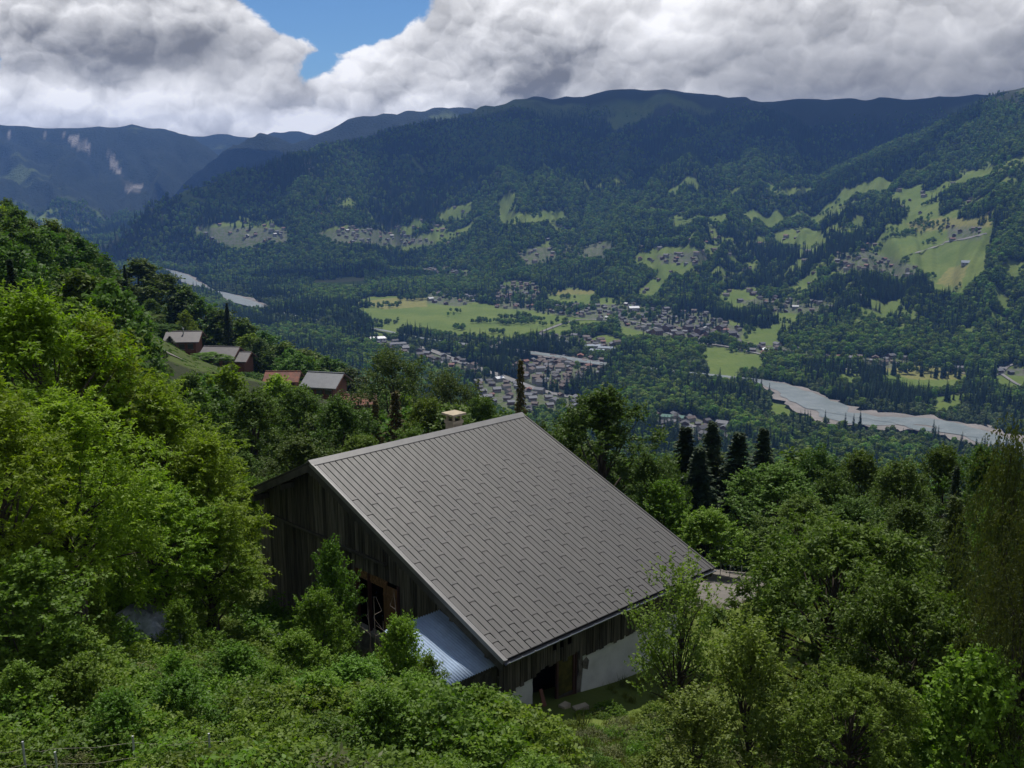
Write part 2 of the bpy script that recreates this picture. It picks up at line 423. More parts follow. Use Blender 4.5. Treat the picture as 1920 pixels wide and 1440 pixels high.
ROADS_PX = [([(760, 648), (800, 655), (870, 682), (940, 706), (1010, 732), (1070, 745)], 13), ([(905, 655), (930, 648), (945, 640), (1000, 628), (1060, 606), (1100, 600), (1200, 606), (1290, 640), (1360, 650), (1460, 672), (1560, 690), (1640, 698)], 7),
            ([(840, 664), (885, 657), (905, 655), (940, 650)], 8), ([(1800, 700), (1850, 706), (1875, 700), (1890, 688), (1900, 684)], 5), ([(1875, 700), (1905, 720), (1925, 728)], 5),
            ([(1770, 455), (1810, 448), (1850, 438)], 4), ([(1700, 480), (1770, 458)], 4), ([(1240, 782), (1300, 800), (1380, 830)], 6)]


def poly_line(px, n_sub=6):
    px = np.array(px, float); t = np.arange(len(px)); tt = np.linspace(0, len(px) - 1, (len(px) - 1) * n_sub + 1)
    # Catmull-Rom through the points
    out = []
    for q in tt:
        i = int(min(math.floor(q), len(px) - 2)); f = q - i
        p0, p1, p2, p3 = px[max(i - 1, 0)], px[i], px[i + 1], px[min(i + 2, len(px) - 1)]
        out.append(.5 * (2 * p1 + (p2 - p0) * f + (2 * p0 - 5 * p1 + 4 * p2 - p3) * f * f + (3 * p1 - p0 - 3 * p2 + p3) * f ** 3))
    return np.array(out), tt


def ground_line(px, n_sub=6, floor=False):
    q, tt = poly_line(px, n_sub)
    if floor:
        R = pix_ray(q[:, 0], q[:, 1]); P = R * ((-ZC) / R[:, 2])[:, None]; P[:, 2] = 0
    else: P = ground_hit(q[:, 0], q[:, 1], 200.)
    return P, tt


RIV_P, RIV_T = ground_line(RIVER_PX, 8, True)
RIV_W = np.interp(RIV_T, np.arange(len(RIVER_W)), RIVER_W); WAT_W = np.interp(RIV_T, np.arange(len(WATER_W)), WATER_W)
ROAD_P = [(ground_line(p, 6)[0], w) for p, w in ROADS_PX]


def dist_line(x, y, P, W):
    """distance to a polyline minus its local half width"""
    best = np.full(np.shape(x), 1e9)
    for i in range(len(P) - 1):
        ax, ay = P[i, :2]; bx, by = P[i + 1, :2]; dx, dy = bx - ax, by - ay
        t = np.clip(((x - ax) * dx + (y - ay) * dy) / (dx * dx + dy * dy + 1e-9), 0, 1)
        w = W[i] + (W[i + 1] - W[i]) * t
        best = np.minimum(best, np.hypot(x - ax - t * dx, y - ay - t * dy) - w / 2)
    return best


def land_meadow(x, y, z, lift=0.):
    """is this ground point (or a point above it) inside a meadow / village outline"""
    u, v, d = project(np.stack([x, y, z + lift], -1))
    u = u + 9 * fbm(x / 55, y / 55, 3, 301) + 5 * fbm(x / 16, y / 16, 2, 303); v = v + 4 * fbm(x / 55, y / 55, 3, 307) + 2 * fbm(x / 16, y / 16, 2, 309)
    r = np.zeros(len(x), bool)
    for p in MEADOWS: r |= in_poly(p, u, v)
    clear = fbm(x / 170, y / 120, 3, 501) + .55 * fbm(x / 900, y / 900, 2, 511)
    small = fbm(x / 75, y / 60, 3, 521) + .6 * fbm(x / 700, y / 500, 2, 523) - .5 * sstep(60, 330, z)
    r |= ((clear > .50) | (small > .40)) & (z > 5) & (z < 330) & (np.hypot(x, y) > 1500)
    r |= (clear > .62) & (z <= 6) & (np.hypot(x, y) > 900)
    return r


def land_village(x, y, z):
    u, v, d = project(np.stack([x, y, z], -1)); r = np.zeros(len(x), bool)
    for p, _, _ in VILLAGES: r |= in_poly(p, u, v)
    return r


# ------------------------------------------------------------------ materials
MATS = {}


def new_mat(name):
    m = bpy.data.materials.new(name); m.use_nodes = True
    T = NT(m.node_tree); T.n.clear()
    T.out = T.new('ShaderNodeOutputMaterial'); MATS[name] = m
    return m, T


def bsdf(T, col, rough=.8, spec=.3, metal=0., bump=None, bstr=.3, bdist=.05):
    b = T.new('ShaderNodeBsdfPrincipled', {'Roughness': rough, 'Metallic': metal, 'Specular IOR Level': spec})
    T.put(b.inputs['Base Color'], col if isinstance(col, bpy.types.NodeSocket) else c4(col))
    if bump is not None:
        n = T.new('ShaderNodeBump', {'Strength': bstr, 'Distance': bdist, 'Height': bump}); T.l.new(n.outputs[0], b.inputs['Normal'])
    T.l.new(b.outputs[0], T.out.inputs['Surface'])
    return b


def simple(name, c1, c2=None, scale=3., rough=.8, spec=.3, metal=0., detail=5, stretch=(1, 1, 1), bstr=.25, bdist=.02, rnd=.0, contrast=(.35, .65)):
    """two tone noisy surface with fine relief; rnd varies the tone from object to object"""
    m, T = new_mat(name)
    tc = T.new('ShaderNodeTexCoord'); mp = T.new('ShaderNodeMapping', {'Vector': tc.outputs['Object'], 'Scale': stretch})
    oi = T.new('ShaderNodeObjectInfo')
    vec = T.vm('ADD', mp.outputs[0], T.vm('MULTIPLY', oi.outputs['Location'], (.37, .53, .71))) if rnd else mp.outputs[0]
    n = T.noise(vec, scale, detail, .6)
    col = T.mix(T.rng(n, *contrast), c4(c1), c4(c2 or tuple(x * .75 for x in c1)))
    if rnd:
        f = T.m('MULTIPLY_ADD', oi.outputs['Random'], rnd * 2, 1 - rnd)
        col = T.vm('SCALE', col); col.node.inputs['Scale'].default_value = 1; 
        T.l.new(f, col.node.inputs['Scale']); src = T.mix(T.rng(n, *contrast), c4(c1), c4(c2 or tuple(x * .75 for x in c1))); T.l.new(src, col.node.inputs[0])
    bsdf(T, col, rough, spec, metal, T.noise(vec, scale * 4, 4, .6), bstr, bdist)
    return m


def leaf_mat(name, dark, light, trans=.38, yellow=1.25, rough=.55, gloss=.018, rnd=.18):
    """leaf: diffuse plus light coming through; tint is stored per leaf"""
    m, T = new_mat(name)
    a = T.new('ShaderNodeAttribute', attribute_name='tint')
    oi = T.new('ShaderNodeObjectInfo')
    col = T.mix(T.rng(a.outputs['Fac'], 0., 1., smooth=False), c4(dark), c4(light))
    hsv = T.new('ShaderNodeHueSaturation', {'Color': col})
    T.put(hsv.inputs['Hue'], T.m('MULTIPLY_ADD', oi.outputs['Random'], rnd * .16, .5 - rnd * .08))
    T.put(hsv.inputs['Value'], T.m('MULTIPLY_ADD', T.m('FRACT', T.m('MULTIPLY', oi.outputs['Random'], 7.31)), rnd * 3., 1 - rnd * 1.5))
    c = hsv.outputs[0]
    df = T.new('ShaderNodeBsdfDiffuse', {'Color': c})
    tr = T.new('ShaderNodeBsdfTranslucent', {'Color': T.mix(1.0, c, (.82 * yellow, 1.12, .50, 1), 'MULTIPLY')})
    mx = T.new('ShaderNodeMixShader', {0: trans, 1: df.outputs[0], 2: tr.outputs[0]})
    gl = T.new('ShaderNodeBsdfGlossy', {'Roughness': rough, 'Color': (.8, .85, .8, 1)})
    m2 = T.new('ShaderNodeMixShader', {0: gloss, 1: mx.outputs[0], 2: gl.outputs[0]})
    T.l.new(m2.outputs[0], T.out.inputs['Surface'])
    return m


def terrain_mat():
    m, T = new_mat('terrain_ground')
    g = T.new('ShaderNodeNewGeometry'); P = g.outputs['Position']
    def attr(n): return T.new('ShaderNodeAttribute', attribute_name=n).outputs['Fac']
    mea, hay, rock, far, vil = attr('meadow'), attr('hay'), attr('rock'), attr('far'), attr('village')
    n1 = T.noise(P, .012, 5, .6); n2 = T.noise(P, .11, 5, .6); n3 = T.noise(P, 1.7, 5, .6)
    st = T.new('ShaderNodeTexWave', {'Vector': P, 'Scale': .05, 'Distortion': 5., 'Detail': 2.}, wave_type='BANDS').outputs['Fac']
    green = T.mix(T.rng(n1, .35, .65), (.085, .128, .022, 1), (.125, .160, .034, 1))
    green = T.mix(T.m('MULTIPLY', T.rng(n2, .3, .7), .55), green, (.070, .105, .022, 1))
    green = T.mix(T.m('MULTIPLY', st, .16), green, (.13, .15, .05, 1))
    hayc = T.mix(T.rng(n2, .3, .7), (.20, .18, .06, 1), (.135, .14, .045, 1))
    wood = T.mix(T.rng(n3, .35, .65), (.016, .022, .010, 1), (.035, .042, .018, 1))
    c = T.mix(mea, wood, green); c = T.mix(hay, c, hayc)
    vg = T.mix(T.rng(n2, .42, .58), (.06, .08, .03, 1), (.11, .105, .095, 1))
    c = T.mix(T.m('MULTIPLY', vil, .8), c, vg)
    # far slopes: woods seen as texture with clearings
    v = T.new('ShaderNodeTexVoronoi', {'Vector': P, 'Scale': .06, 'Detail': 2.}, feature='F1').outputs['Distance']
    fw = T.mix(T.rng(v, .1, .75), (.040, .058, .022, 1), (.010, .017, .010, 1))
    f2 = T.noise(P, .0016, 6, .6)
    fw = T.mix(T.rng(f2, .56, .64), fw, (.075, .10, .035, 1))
    c = T.mix(far, c, fw)
    rk = T.mix(T.rng(n2, .3, .7), (.30, .275, .25, 1), (.19, .175, .16, 1))
    c = T.mix(rock, c, rk)
    hb = T.m('ADD', T.m('MULTIPLY', n2, .6), T.m('MULTIPLY', n3, .08)); hb = T.m('MULTIPLY_ADD', T.m('MULTIPLY', v, far), -9., hb)
    bsdf(T, c, .95, .1, 0, hb, 1.0, 1.0)
    return m


M_TERR = terrain_mat()
# ------------------------------------------------------------------ terrain mesh
def build_terrain():
    az_f = np.radians(np.concatenate([np.linspace(-34, 34, 560)]))
    az_b = np.radians(np.concatenate([np.linspace(36, 324, 66)]))
    az = np.concatenate([az_f, az_b]); na = len(az)
    r = np.concatenate([[0.01], np.geomspace(4, 800, 300), np.geomspace(804, 4300, 400), np.geomspace(4350, 9400, 70)]); nr = len(r)
    A, Rr = np.meshgrid(az, r, indexing='ij')
    A2 = (A + math.pi) % (2 * math.pi) - math.pi
    X = Rr * np.sin(A2); Y = Rr * np.cos(A2)
    Zt = height(X, Y)
    # wheel of quads closed round the camera
    i = np.arange(na)[:, None]; j = np.arange(nr - 1)[None, :]
    i2 = (i + 1) % na
    F = np.stack([i * nr + j, i * nr + j + 1, i2 * nr + j + 1, i2 * nr + j], -1).reshape(-1, 4)
    x, y, z = X.ravel(), Y.ravel(), Zt.ravel(); rr = Rr.ravel()
    mea = np.zeros(len(x)); hay = np.zeros(len(x)); vil = np.zeros(len(x)); rock = np.zeros(len(x))
    front = (np.abs(A2.ravel()) < .6) & (rr > 380) & (rr < 6000)
    idx = np.where(front)[0]
    mea[idx] = land_meadow(x[idx], y[idx], z[idx]) | land_meadow(x[idx], y[idx], z[idx], 8.) | land_meadow(x[idx], y[idx], z[idx], 15.)
    u, v, d = project(np.stack([x, y, z], -1))
    hp = np.zeros(len(x), bool)
    for p in HAY_POLY: hp |= in_poly(p, u, v)
    hay[hp & front] = .85
    vil[idx] = land_village(x[idx], y[idx], z[idx])
    mea = np.maximum(mea, vil)
    # yard, verges and pasture by the barn
    yard = sstep(19, 13, np.hypot(x - 9, y - 44)) + sstep(60, 40, rr) * .75
    mea = np.maximum(mea, np.clip(yard, 0, 1))
    mea = np.maximum(mea, .45 * ((A2.ravel() > -.42) & (A2.ravel() < -.1) & (rr > 180) & (rr < 360)))
    far = sstep(5150, 5350, rr) * (np.abs(A2.ravel()) < .62)
    for p in ([(118, 250), (160, 262), (178, 292), (140, 276)], [(196, 278), (214, 290), (228, 325), (250, 352), (232, 345), (212, 318)], [(232, 340), (268, 348), (262, 362), (238, 360)],
              [(80, 238), (92, 262), (84, 262)], [(556, 308), (586, 304), (592, 320), (566, 326)], [(14, 240), (20, 262), (14, 262)], [(146, 400), (170, 400), (168, 412)]):
        rock[in_poly(p, u, v) & (rr > 3000)] = 1
    rock *= 1.0 * sstep(-.45, .25, fbm(x / 120, y / 120, 3, 5))
    pk = sstep(.05, .35, fbm(x / 260, y / 260, 4, 15)) * sstep(360, 520, z) * (rr < 5000)
    mea = np.maximum(mea, pk * .75)
    me = np_mesh('terrain', np.stack([x, y, z], -1), F, M_TERR,
                 {k: ('FLOAT', q.astype(np.float32)) for k, q in dict(meadow=mea, hay=hay, village=vil, rock=rock, far=far).items()}, smooth=True)
    o = link('terrain', me); tag(o, kind='structure')
    return o


TERRAIN = build_terrain()


def strip(name, P, W, lift, mat, kind='structure', wob=0., seed=0, side=0., zfun=None):
    """a ribbon laid along a ground line"""
    P = np.asarray(P, float); t = np.gradient(P[:, :2], axis=0); t /= np.linalg.norm(t, axis=1)[:, None] + 1e-9
    nrm = np.stack([-t[:, 1], t[:, 0]], -1); W = np.broadcast_to(np.asarray(W, float), (len(P),))
    k = np.arange(len(P))
    w1 = W / 2 * (1 + wob * (vnoise(k * .8, k * 0 + .3, seed) * 2 - 1)); w2 = W / 2 * (1 + wob * (vnoise(k * .8, k * 0 + 7.3, seed) * 2 - 1))
    V = []
    for s in np.linspace(-1, 1, 5):
        off = np.where(s < 0, s * w1, s * w2) + side
        q = P[:, :2] + nrm * off[:, None]
        zz = height(q[:, 0], q[:, 1]) if zfun is None else np.full(len(q), zfun)
        V.append(np.c_[q, zz + lift])
    V = np.stack(V, 1); n = len(P)
    F = [(i * 5 + c, i * 5 + c + 1, (i + 1) * 5 + c + 1, (i + 1) * 5 + c) for i in range(n - 1) for c in range(4)]
    me = np_mesh(name, V.reshape(-1, 3), F, mat, smooth=True)
    o = link(name, me)
    if kind: tag(o, kind=kind)
    return o


def water_mat():
    m, T = new_mat('glacial_water')
    g = T.new('ShaderNodeNewGeometry'); P = g.outputs['Position']
    n = T.noise(P, .05, 6, .65)
    rf = T.rng(T.noise(P, .35, 5, .7), .62, .72)
    c = T.mix(T.rng(n, .35, .7), (.105, .130, .132, 1), (.155, .178, .178, 1)); c = T.mix(T.m('MULTIPLY', rf, .5), c, (.5, .52, .52, 1))
    bsdf(T, c, .45, .35, 0, T.noise(P, .8, 4, .6), .5, .4)
    return m


def gravel_mat(name, a, b, sc=.05):
    m, T = new_mat(name)
    g = T.new('ShaderNodeNewGeometry'); P = g.outputs['Position']
    n = T.noise(P, sc, 7, .65); n2 = T.noise(P, sc * 14, 6, .7)
    c = T.mix(T.rng(n, .35, .65), c4(a), c4(b)); c = T.mix(T.m('MULTIPLY', T.rng(n2, .4, .7), .45), c, c4([q * .55 for q in a]))
    bsdf(T, c, .95, .15, 0, n2, .5, .04)
    return m


M_WATER = water_mat()
M_GRAVELBAR = gravel_mat('river_gravel', (.225, .205, .19), (.155, .145, .132), .03)
M_ROAD = gravel_mat('asphalt', (.17, .165, .16), (.22, .215, .205))
M_YARD = gravel_mat('yard_gravel', (.185, .168, .15), (.145, .134, .12), .6)
zr = 4.2
tag(strip('river_bed', RIV_P, RIV_W, 0, M_GRAVELBAR, wob=.35, seed=3, zfun=zr), kind='structure')
kk = np.arange(len(RIV_P)); sway = np.sin(kk * .33) * .28 * np.maximum(RIV_W - WAT_W, 0)
strip('river', RIV_P, WAT_W, 0, M_WATER, wob=.3, seed=8, side=sway, zfun=zr + .35)
sel = (RIV_T > 14.2) & (RIV_T < 18.8)
strip('river', RIV_P[sel], WAT_W[sel] * .45, 0, M_WATER, wob=.7, seed=12, side=-sway[sel] * 1.2 - 8, zfun=zr + .6)
for P_, w_ in ROAD_P: strip('road', P_, w_, 1.2, M_ROAD)

# ------------------------------------------------------------------ vegetation builders
M_BARK = simple('bark', (.075, .062, .05), (.035, .03, .025), 6., .95, .1, stretch=(1, 1, .25), bstr=.6)
M_BARK_PALE = simple('pale_dead_bark', (.26, .21, .17), (.15, .12, .095), 6., .95, .1, stretch=(1, 1, .25), bstr=.6)
LM = dict(
    ash=leaf_mat('ash_leaf', (.092, .160, .008), (.215, .315, .012), .52, 1.25),
    bush=leaf_mat('bush_leaf', (.060, .128, .010), (.158, .265, .020), .46, 1.15),
    pear=leaf_mat('pear_leaf', (.060, .102, .012), (.162, .215, .028), .42, 1.2),
    cherry=leaf_mat('cherry_leaf', (.036, .070, .007), (.132, .182, .018), .40, 1.15),
    bramble=leaf_mat('bramble_leaf', (.066, .122, .010), (.172, .255, .022), .46, 1.15),
    beech=leaf_mat('beech_leaf', (.038, .072, .009), (.108, .162, .016), .40, 1.2),
    maple=leaf_mat('maple_leaf', (.038, .088, .013), (.098, .182, .022), .42, 1.15),
    darkw=leaf_mat('walnut_leaf', (.030, .052, .012), (.075, .108, .020), .34, 1.2),
    olive=leaf_mat('olive_leaf', (.036, .076, .010), (.094, .160, .020), .38, 1.25),
    spruce=leaf_mat('spruce_needle', (.012, .024, .011), (.036, .056, .018), .12, 1.1, .5, .02),
    lspruce=leaf_mat('young_spruce_needle', (.040, .072, .014), (.110, .155, .030), .24, 1.1),
    rust=leaf_mat('withered_spruce_needle', (.044, .042, .012), (.105, .088, .024), .15, 1.2),
    weep=leaf_mat('weeping_leaf', (.036, .054, .010), (.095, .120, .022), .38, 1.35),
    grass=leaf_mat('grass_blade', (.095, .120, .022), (.190, .200, .046), .35, 1.2),
    herb=leaf_mat('herb_leaf', (.080, .094, .034), (.165, .175, .066), .34, 1.2),
    farb=leaf_mat('far_broadleaf', (.046, .086, .012), (.150, .228, .030), .36, 1.1, rnd=.34, gloss=.01),
    farc=leaf_mat('far_conifer', (.014, .032, .014), (.048, .080, .028), .16, 1.1, rnd=.30, gloss=.01),
    fars=leaf_mat('far_willow', (.062, .090, .032), (.125, .165, .056), .3, 1.05, rnd=.26, gloss=.01))


def unit(v): return v / (np.linalg.norm(v, axis=-1, keepdims=True) + 1e-9)


def leaf_geo(P, D, N, L, W, tint, fold=.0):
    """diamond leaves: base, two shoulders, tip"""
    D = unit(D); S = unit(np.cross(D, N)); Nn = np.cross(S, D)
    L = np.broadcast_to(np.asarray(L, float), (len(P),))[:, None]; W = np.broadcast_to(np.asarray(W, float), (len(P),))[:, None]
    mid = P + D * L * .45 - Nn * L * fold
    V = np.stack([P, mid + S * W * .5, P + D * L, mid - S * W * .5], 1).reshape(-1, 3)
    n = len(P); F = np.arange(4 * n).reshape(n, 4)
    return V, F, np.repeat(tint, 4)


def leaf_mesh(name, geos, mat):
    V = np.concatenate([g[0] for g in geos]); T = np.concatenate([g[2] for g in geos])
    F = []; o = 0
    for g in geos: F.append(g[1] + o); o += len(g[0])
    return np_mesh(name, V, np.concatenate(F), mat, {'tint': ('FLOAT', np.clip(T, 0, 1).astype(np.float32))})


def twigs_to_leaves(rg, S, Dr, Ln, per, leaf_l, leaf_w, droop, ldroop, tint0, pin=.8, jit=.35, start=.12, pair=True):
    """leaves set along arching twigs"""
    n = len(S); t = np.linspace(start, 1, per)[None, :] + rg.uniform(-.04, .04, (n, per))
    Pp = S[:, None] + Dr[:, None] * (Ln[:, None] * t)[..., None]; Pp[..., 2] -= droop * Ln[:, None] * t ** 2
    tang = Dr[:, None] + np.array([0, 0, -2 * droop]) * t[..., None]
    tang = unit(tang); up = np.array([0, 0, 1.])
    side = unit(np.cross(tang, up + .01)); sg = np.where(np.arange(per) % 2 == 0, 1., -1.)[None, :, None]
    ax = tang * (1 - pin) + side * sg * pin + rg.normal(0, jit, tang.shape) + np.array([0, 0, -ldroop])
    nm = up + rg.normal(0, .55, tang.shape)
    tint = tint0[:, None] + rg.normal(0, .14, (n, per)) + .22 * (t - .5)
    L = leaf_l * rg.uniform(.7, 1.2, (n, per)); W = leaf_w * rg.uniform(.75, 1.2, (n, per))
    return leaf_geo(Pp.reshape(-1, 3), ax.reshape(-1, 3), nm.reshape(-1, 3), L.ravel(), W.ravel(), tint.ravel())


def limb_pts(a, b, rg, n=4, sag=.08):
    a = np.array(a, float); b = np.array(b, float); t = np.linspace(0, 1, n)[:, None]
    L = np.linalg.norm(b - a); p = a + (b - a) * t + rg.normal(0, .05 * L, (n, 3)) * (t * (1 - t)) * 2
    p[:, 2] += sag * L * np.sin(t[:, 0] * math.pi); return p


def broadleaf(seed, H, R, z0, ncl, tw, per, ll, lw, tlen, mat, droop=.25, ldroop=.25, shell=.5, pin=.7, top=.55, nlimb=26, lump=.3, upb=.35, stems=1, bark=None, tr=None, squash=1.):
    """tree: tapered trunk with limbs; crown of leafy twigs gathered in clumps"""
    rg = np.random.default_rng(seed)
    d = unit(rg.normal(0, 1, (ncl, 3))); d[:, 2] = np.where(d[:, 2] < -.75, -d[:, 2], d[:, 2])
    rr = shell + (1 - shell) * rg.uniform(0, 1, ncl) ** .6
    ph = rg.uniform(0, 6.28, 8)
    ang = np.arctan2(d[:, 1], d[:, 0])
    lf = 1 + lump * (np.sin(ang * 2 + ph[0]) * .4 + np.sin(ang * 3 + ph[1] + d[:, 2] * 3) * .5 + np.sin(d[:, 2] * 5 + ph[2]) * .35 + np.sin(ang * 5 + ph[3] - d[:, 2] * 4) * .3)
    rz = (H - z0) / 2; wtop = 1 - top * np.clip(d[:, 2], 0, 1) ** 1.5
    C = np.stack([d[:, 0] * R * wtop * lf * rr, d[:, 1] * R * wtop * lf * rr, z0 + rz + d[:, 2] * rz * rr * (1 + (lf - 1) * .4)], -1)
    C[:, 2] = np.clip(C[:, 2], z0 * .8, None)
    out = unit(C - np.array([0, 0, z0 + rz * .6]))
    S = np.repeat(C, tw, 0) + rg.normal(0, tlen * .28, (ncl * tw, 3)) * [1, 1, .7]
    Dr = unit(np.repeat(out, tw, 0) * .75 + rg.normal(0, .6, (ncl * tw, 3)) + [0, 0, upb])
    Ln = tlen * rg.uniform(.55, 1.2, ncl * tw)
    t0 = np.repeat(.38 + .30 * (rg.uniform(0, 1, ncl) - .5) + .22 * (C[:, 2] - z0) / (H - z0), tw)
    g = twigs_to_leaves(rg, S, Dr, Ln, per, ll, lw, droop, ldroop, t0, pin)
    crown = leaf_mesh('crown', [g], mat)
    mb = MB(); tr = tr or .018 * H + .03
    tips = C[np.argsort(-np.abs(rg.normal(0, 1, ncl)))[:nlimb]]
    if stems == 1:
        tp = np.array([[0, 0, -.6], [.02 * H * rg.normal(), .02 * H * rg.normal(), H * .25], [.03 * H * rg.normal(), .03 * H * rg.normal(), H * .55], [.02 * H * rg.normal(), .02 * H * rg.normal(), H * .9]])
        mb.tube(tp, [tr * 1.3, tr, tr * .62, tr * .12], 8)
        for q in tips:
            h = np.clip(rg.uniform(.35, .85) * q[2], z0 * .55, H * .8)
            a = np.array([np.interp(h, tp[:, 2], tp[:, 0]), np.interp(h, tp[:, 2], tp[:, 1]), h]); r0 = tr * (1 - h / H) * .55 + .012
            mb.tube(limb_pts(a, q, rg), [r0, r0 * .7, r0 * .42, r0 * .15], 5, cap=False)
    else:
        for k in range(stems):
            q = tips[k % len(tips)]; a = np.array([rg.normal() * R * .12, rg.normal() * R * .12, -.3])
            mb.tube(limb_pts(a, q, rg, 5, .1), [tr, tr * .8, tr * .6, tr * .4, tr * .12], 5, cap=False)
    trunk = mb.mesh('trunk', bark or M_BARK, True)
    return dict(crown=crown, trunk=trunk, H=H + tlen * .4, W=2 * R * .92 + tlen * 1.5)


def conifer(seed, H, R, mat, nb=90, nper=12, ll=.34, lw=.13, droop=.25, z0=.08, bark=None, sparse=1., curl=.3, hang=.6):
    rg = np.random.default_rng(seed)
    h = z0 * H + (H * .985 - z0 * H) * (np.arange(nb) / nb) ** .9
    a = np.arange(nb) * 2.399 + rg.normal(0, .3, nb)
    ln = (R * (1 - h / H) ** 1.0 + .06) * rg.uniform(.72, 1.14, nb)
    dirv = np.stack([np.cos(a), np.sin(a), np.full(nb, -.16) + .25 * (h / H) ** 6], -1)
    S = np.stack([0 * h, 0 * h, h], -1)
    geos = []
    t0 = .35 + rg.normal(0, .12, nb)
    keep = rg.uniform(0, 1, nb) < sparse
    for rep, (pin, lz) in enumerate(((.75, .25), (.55, hang), (.3, -.1))):
        geos.append(twigs_to_leaves(rg, S[keep], unit(dirv[keep]), ln[keep], nper, ll, lw, droop, lz, t0[keep], pin, .3, .10 if rep else .16))
    # side sprays
    m = keep & (ln > R * .25); k = 4
    for j in range(k):
        t = (j + 1.2) / (k + .8); sd = np.where(j % 2 == 0, 1, -1)
        base = S[m] + unit(dirv[m]) * (ln[m] * t)[:, None]; base[:, 2] -= droop * ln[m] * t ** 2
        sdv = unit(np.stack([-np.sin(a[m]) * sd + np.cos(a[m]) * .7, np.cos(a[m]) * sd + np.sin(a[m]) * .7, 0 * a[m] - .1], -1))
        geos.append(twigs_to_leaves(rg, base, sdv, ln[m] * .42 * (1.15 - t), max(nper // 2, 3), ll, lw, droop, hang * .6, t0[m] + .06, .55, .3))
    crown = leaf_mesh('crown', geos, mat)
    mb = MB(); mb.tube([(0, 0, -.6), (0, 0, H * .5), (0, 0, H * .98)], [.016 * H + .04, .009 * H + .02, .01], 7)
    for i in range(0, nb, 3):
        mb.tube([S[i], S[i] + dirv[i] * ln[i] * .5 - [0, 0, droop * ln[i] * .25], S[i] + dirv[i] * ln[i] * .9 - [0, 0, droop * ln[i] * .81]], [.03, .02, .006], 4, cap=False)
    return dict(crown=crown, trunk=mb.mesh('trunk', bark or M_BARK, True), H=H, W=2 * R)


PROTO = dict(
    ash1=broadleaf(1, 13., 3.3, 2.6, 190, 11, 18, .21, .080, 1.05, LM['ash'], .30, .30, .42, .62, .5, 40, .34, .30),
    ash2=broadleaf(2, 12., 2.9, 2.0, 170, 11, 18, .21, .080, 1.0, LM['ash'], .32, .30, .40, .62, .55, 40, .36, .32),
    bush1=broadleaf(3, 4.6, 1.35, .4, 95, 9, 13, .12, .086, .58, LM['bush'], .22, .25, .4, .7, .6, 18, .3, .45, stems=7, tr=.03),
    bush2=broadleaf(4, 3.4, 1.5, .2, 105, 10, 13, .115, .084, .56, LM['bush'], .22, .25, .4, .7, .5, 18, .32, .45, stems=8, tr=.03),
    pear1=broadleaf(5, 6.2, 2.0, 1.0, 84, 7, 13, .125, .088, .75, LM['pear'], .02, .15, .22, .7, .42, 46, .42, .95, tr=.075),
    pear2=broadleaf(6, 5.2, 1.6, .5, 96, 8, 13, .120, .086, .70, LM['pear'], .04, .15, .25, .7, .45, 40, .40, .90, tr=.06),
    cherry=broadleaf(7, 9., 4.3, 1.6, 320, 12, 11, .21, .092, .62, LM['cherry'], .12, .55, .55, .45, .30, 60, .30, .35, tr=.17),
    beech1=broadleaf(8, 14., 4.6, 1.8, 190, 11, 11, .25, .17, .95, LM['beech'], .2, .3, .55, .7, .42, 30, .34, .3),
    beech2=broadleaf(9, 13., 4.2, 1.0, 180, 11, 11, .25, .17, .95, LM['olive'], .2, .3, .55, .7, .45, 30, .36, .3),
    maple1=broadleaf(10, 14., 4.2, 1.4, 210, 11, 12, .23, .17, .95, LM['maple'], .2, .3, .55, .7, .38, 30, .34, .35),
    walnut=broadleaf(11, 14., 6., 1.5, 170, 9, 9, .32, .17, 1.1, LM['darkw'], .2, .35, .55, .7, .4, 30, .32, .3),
    spruce1=conifer(12, 18., 3.2, LM['spruce'], 210, 15, .27, .12, .30, hang=.45),
    spruce2=conifer(13, 16., 2.7, LM['spruce'], 200, 14, .26, .12, .32, hang=.45),
    lspruce=conifer(14, 10., 2.9, LM['lspruce'], 110, 16, .26, .085, .12, curl=.2, hang=.35),
    rust=conifer(15, 15., 2.6, LM['rust'], 90, 12, .40, .15, .34, hang=.9),
    dead=conifer(16, 17., 1.1, LM['rust'], 70, 7, .30, .08, .30, bark=M_BARK_PALE, sparse=.7),
    weep=broadleaf(17, 11., 3.0, 1.5, 210, 10, 18, .12, .062, 1.4, LM['weep'], .95, .6, .35, .5, .4, 30, .3, .1),
    hill1=broadleaf(20, 14., 4.6, 1.2, 130, 8, 6, .52, .38, 1.1, LM['beech'], .2, .3, .6, .7, .45, 12, .36, .3),
    hill2=broadleaf(21, 13., 4.4, .8, 120, 8, 6, .52, .38, 1.1, LM['maple'], .2, .3, .6, .7, .5, 12, .36, .3),
    hill3=broadleaf(22, 12., 4.2, .8, 120, 8, 6, .50, .36, 1.1, LM['olive'], .2, .3, .6, .7, .5, 12, .38, .3),
    hill4=broadleaf(23, 12., 4.0, .8, 120, 8, 6, .50, .36, 1.1, LM['ash'], .25, .3, .6, .7, .5, 12, .38, .3),
    hill5=broadleaf(24, 13., 4.4, 1.0, 120, 8, 6, .52, .38, 1.1, LM['darkw'], .2, .3, .6, .7, .45, 12, .36, .3))


def plant(kind, name, loc, sxy, sz, rz, label, cat, group=None):
    p = PROTO[kind]
    e = empty(name, loc, rz); e.scale = (sxy, sxy, sz)
    link('trunk', p['trunk'], e); link('crown', p['crown'], e)
    tag(e, label, cat, group)
    return e


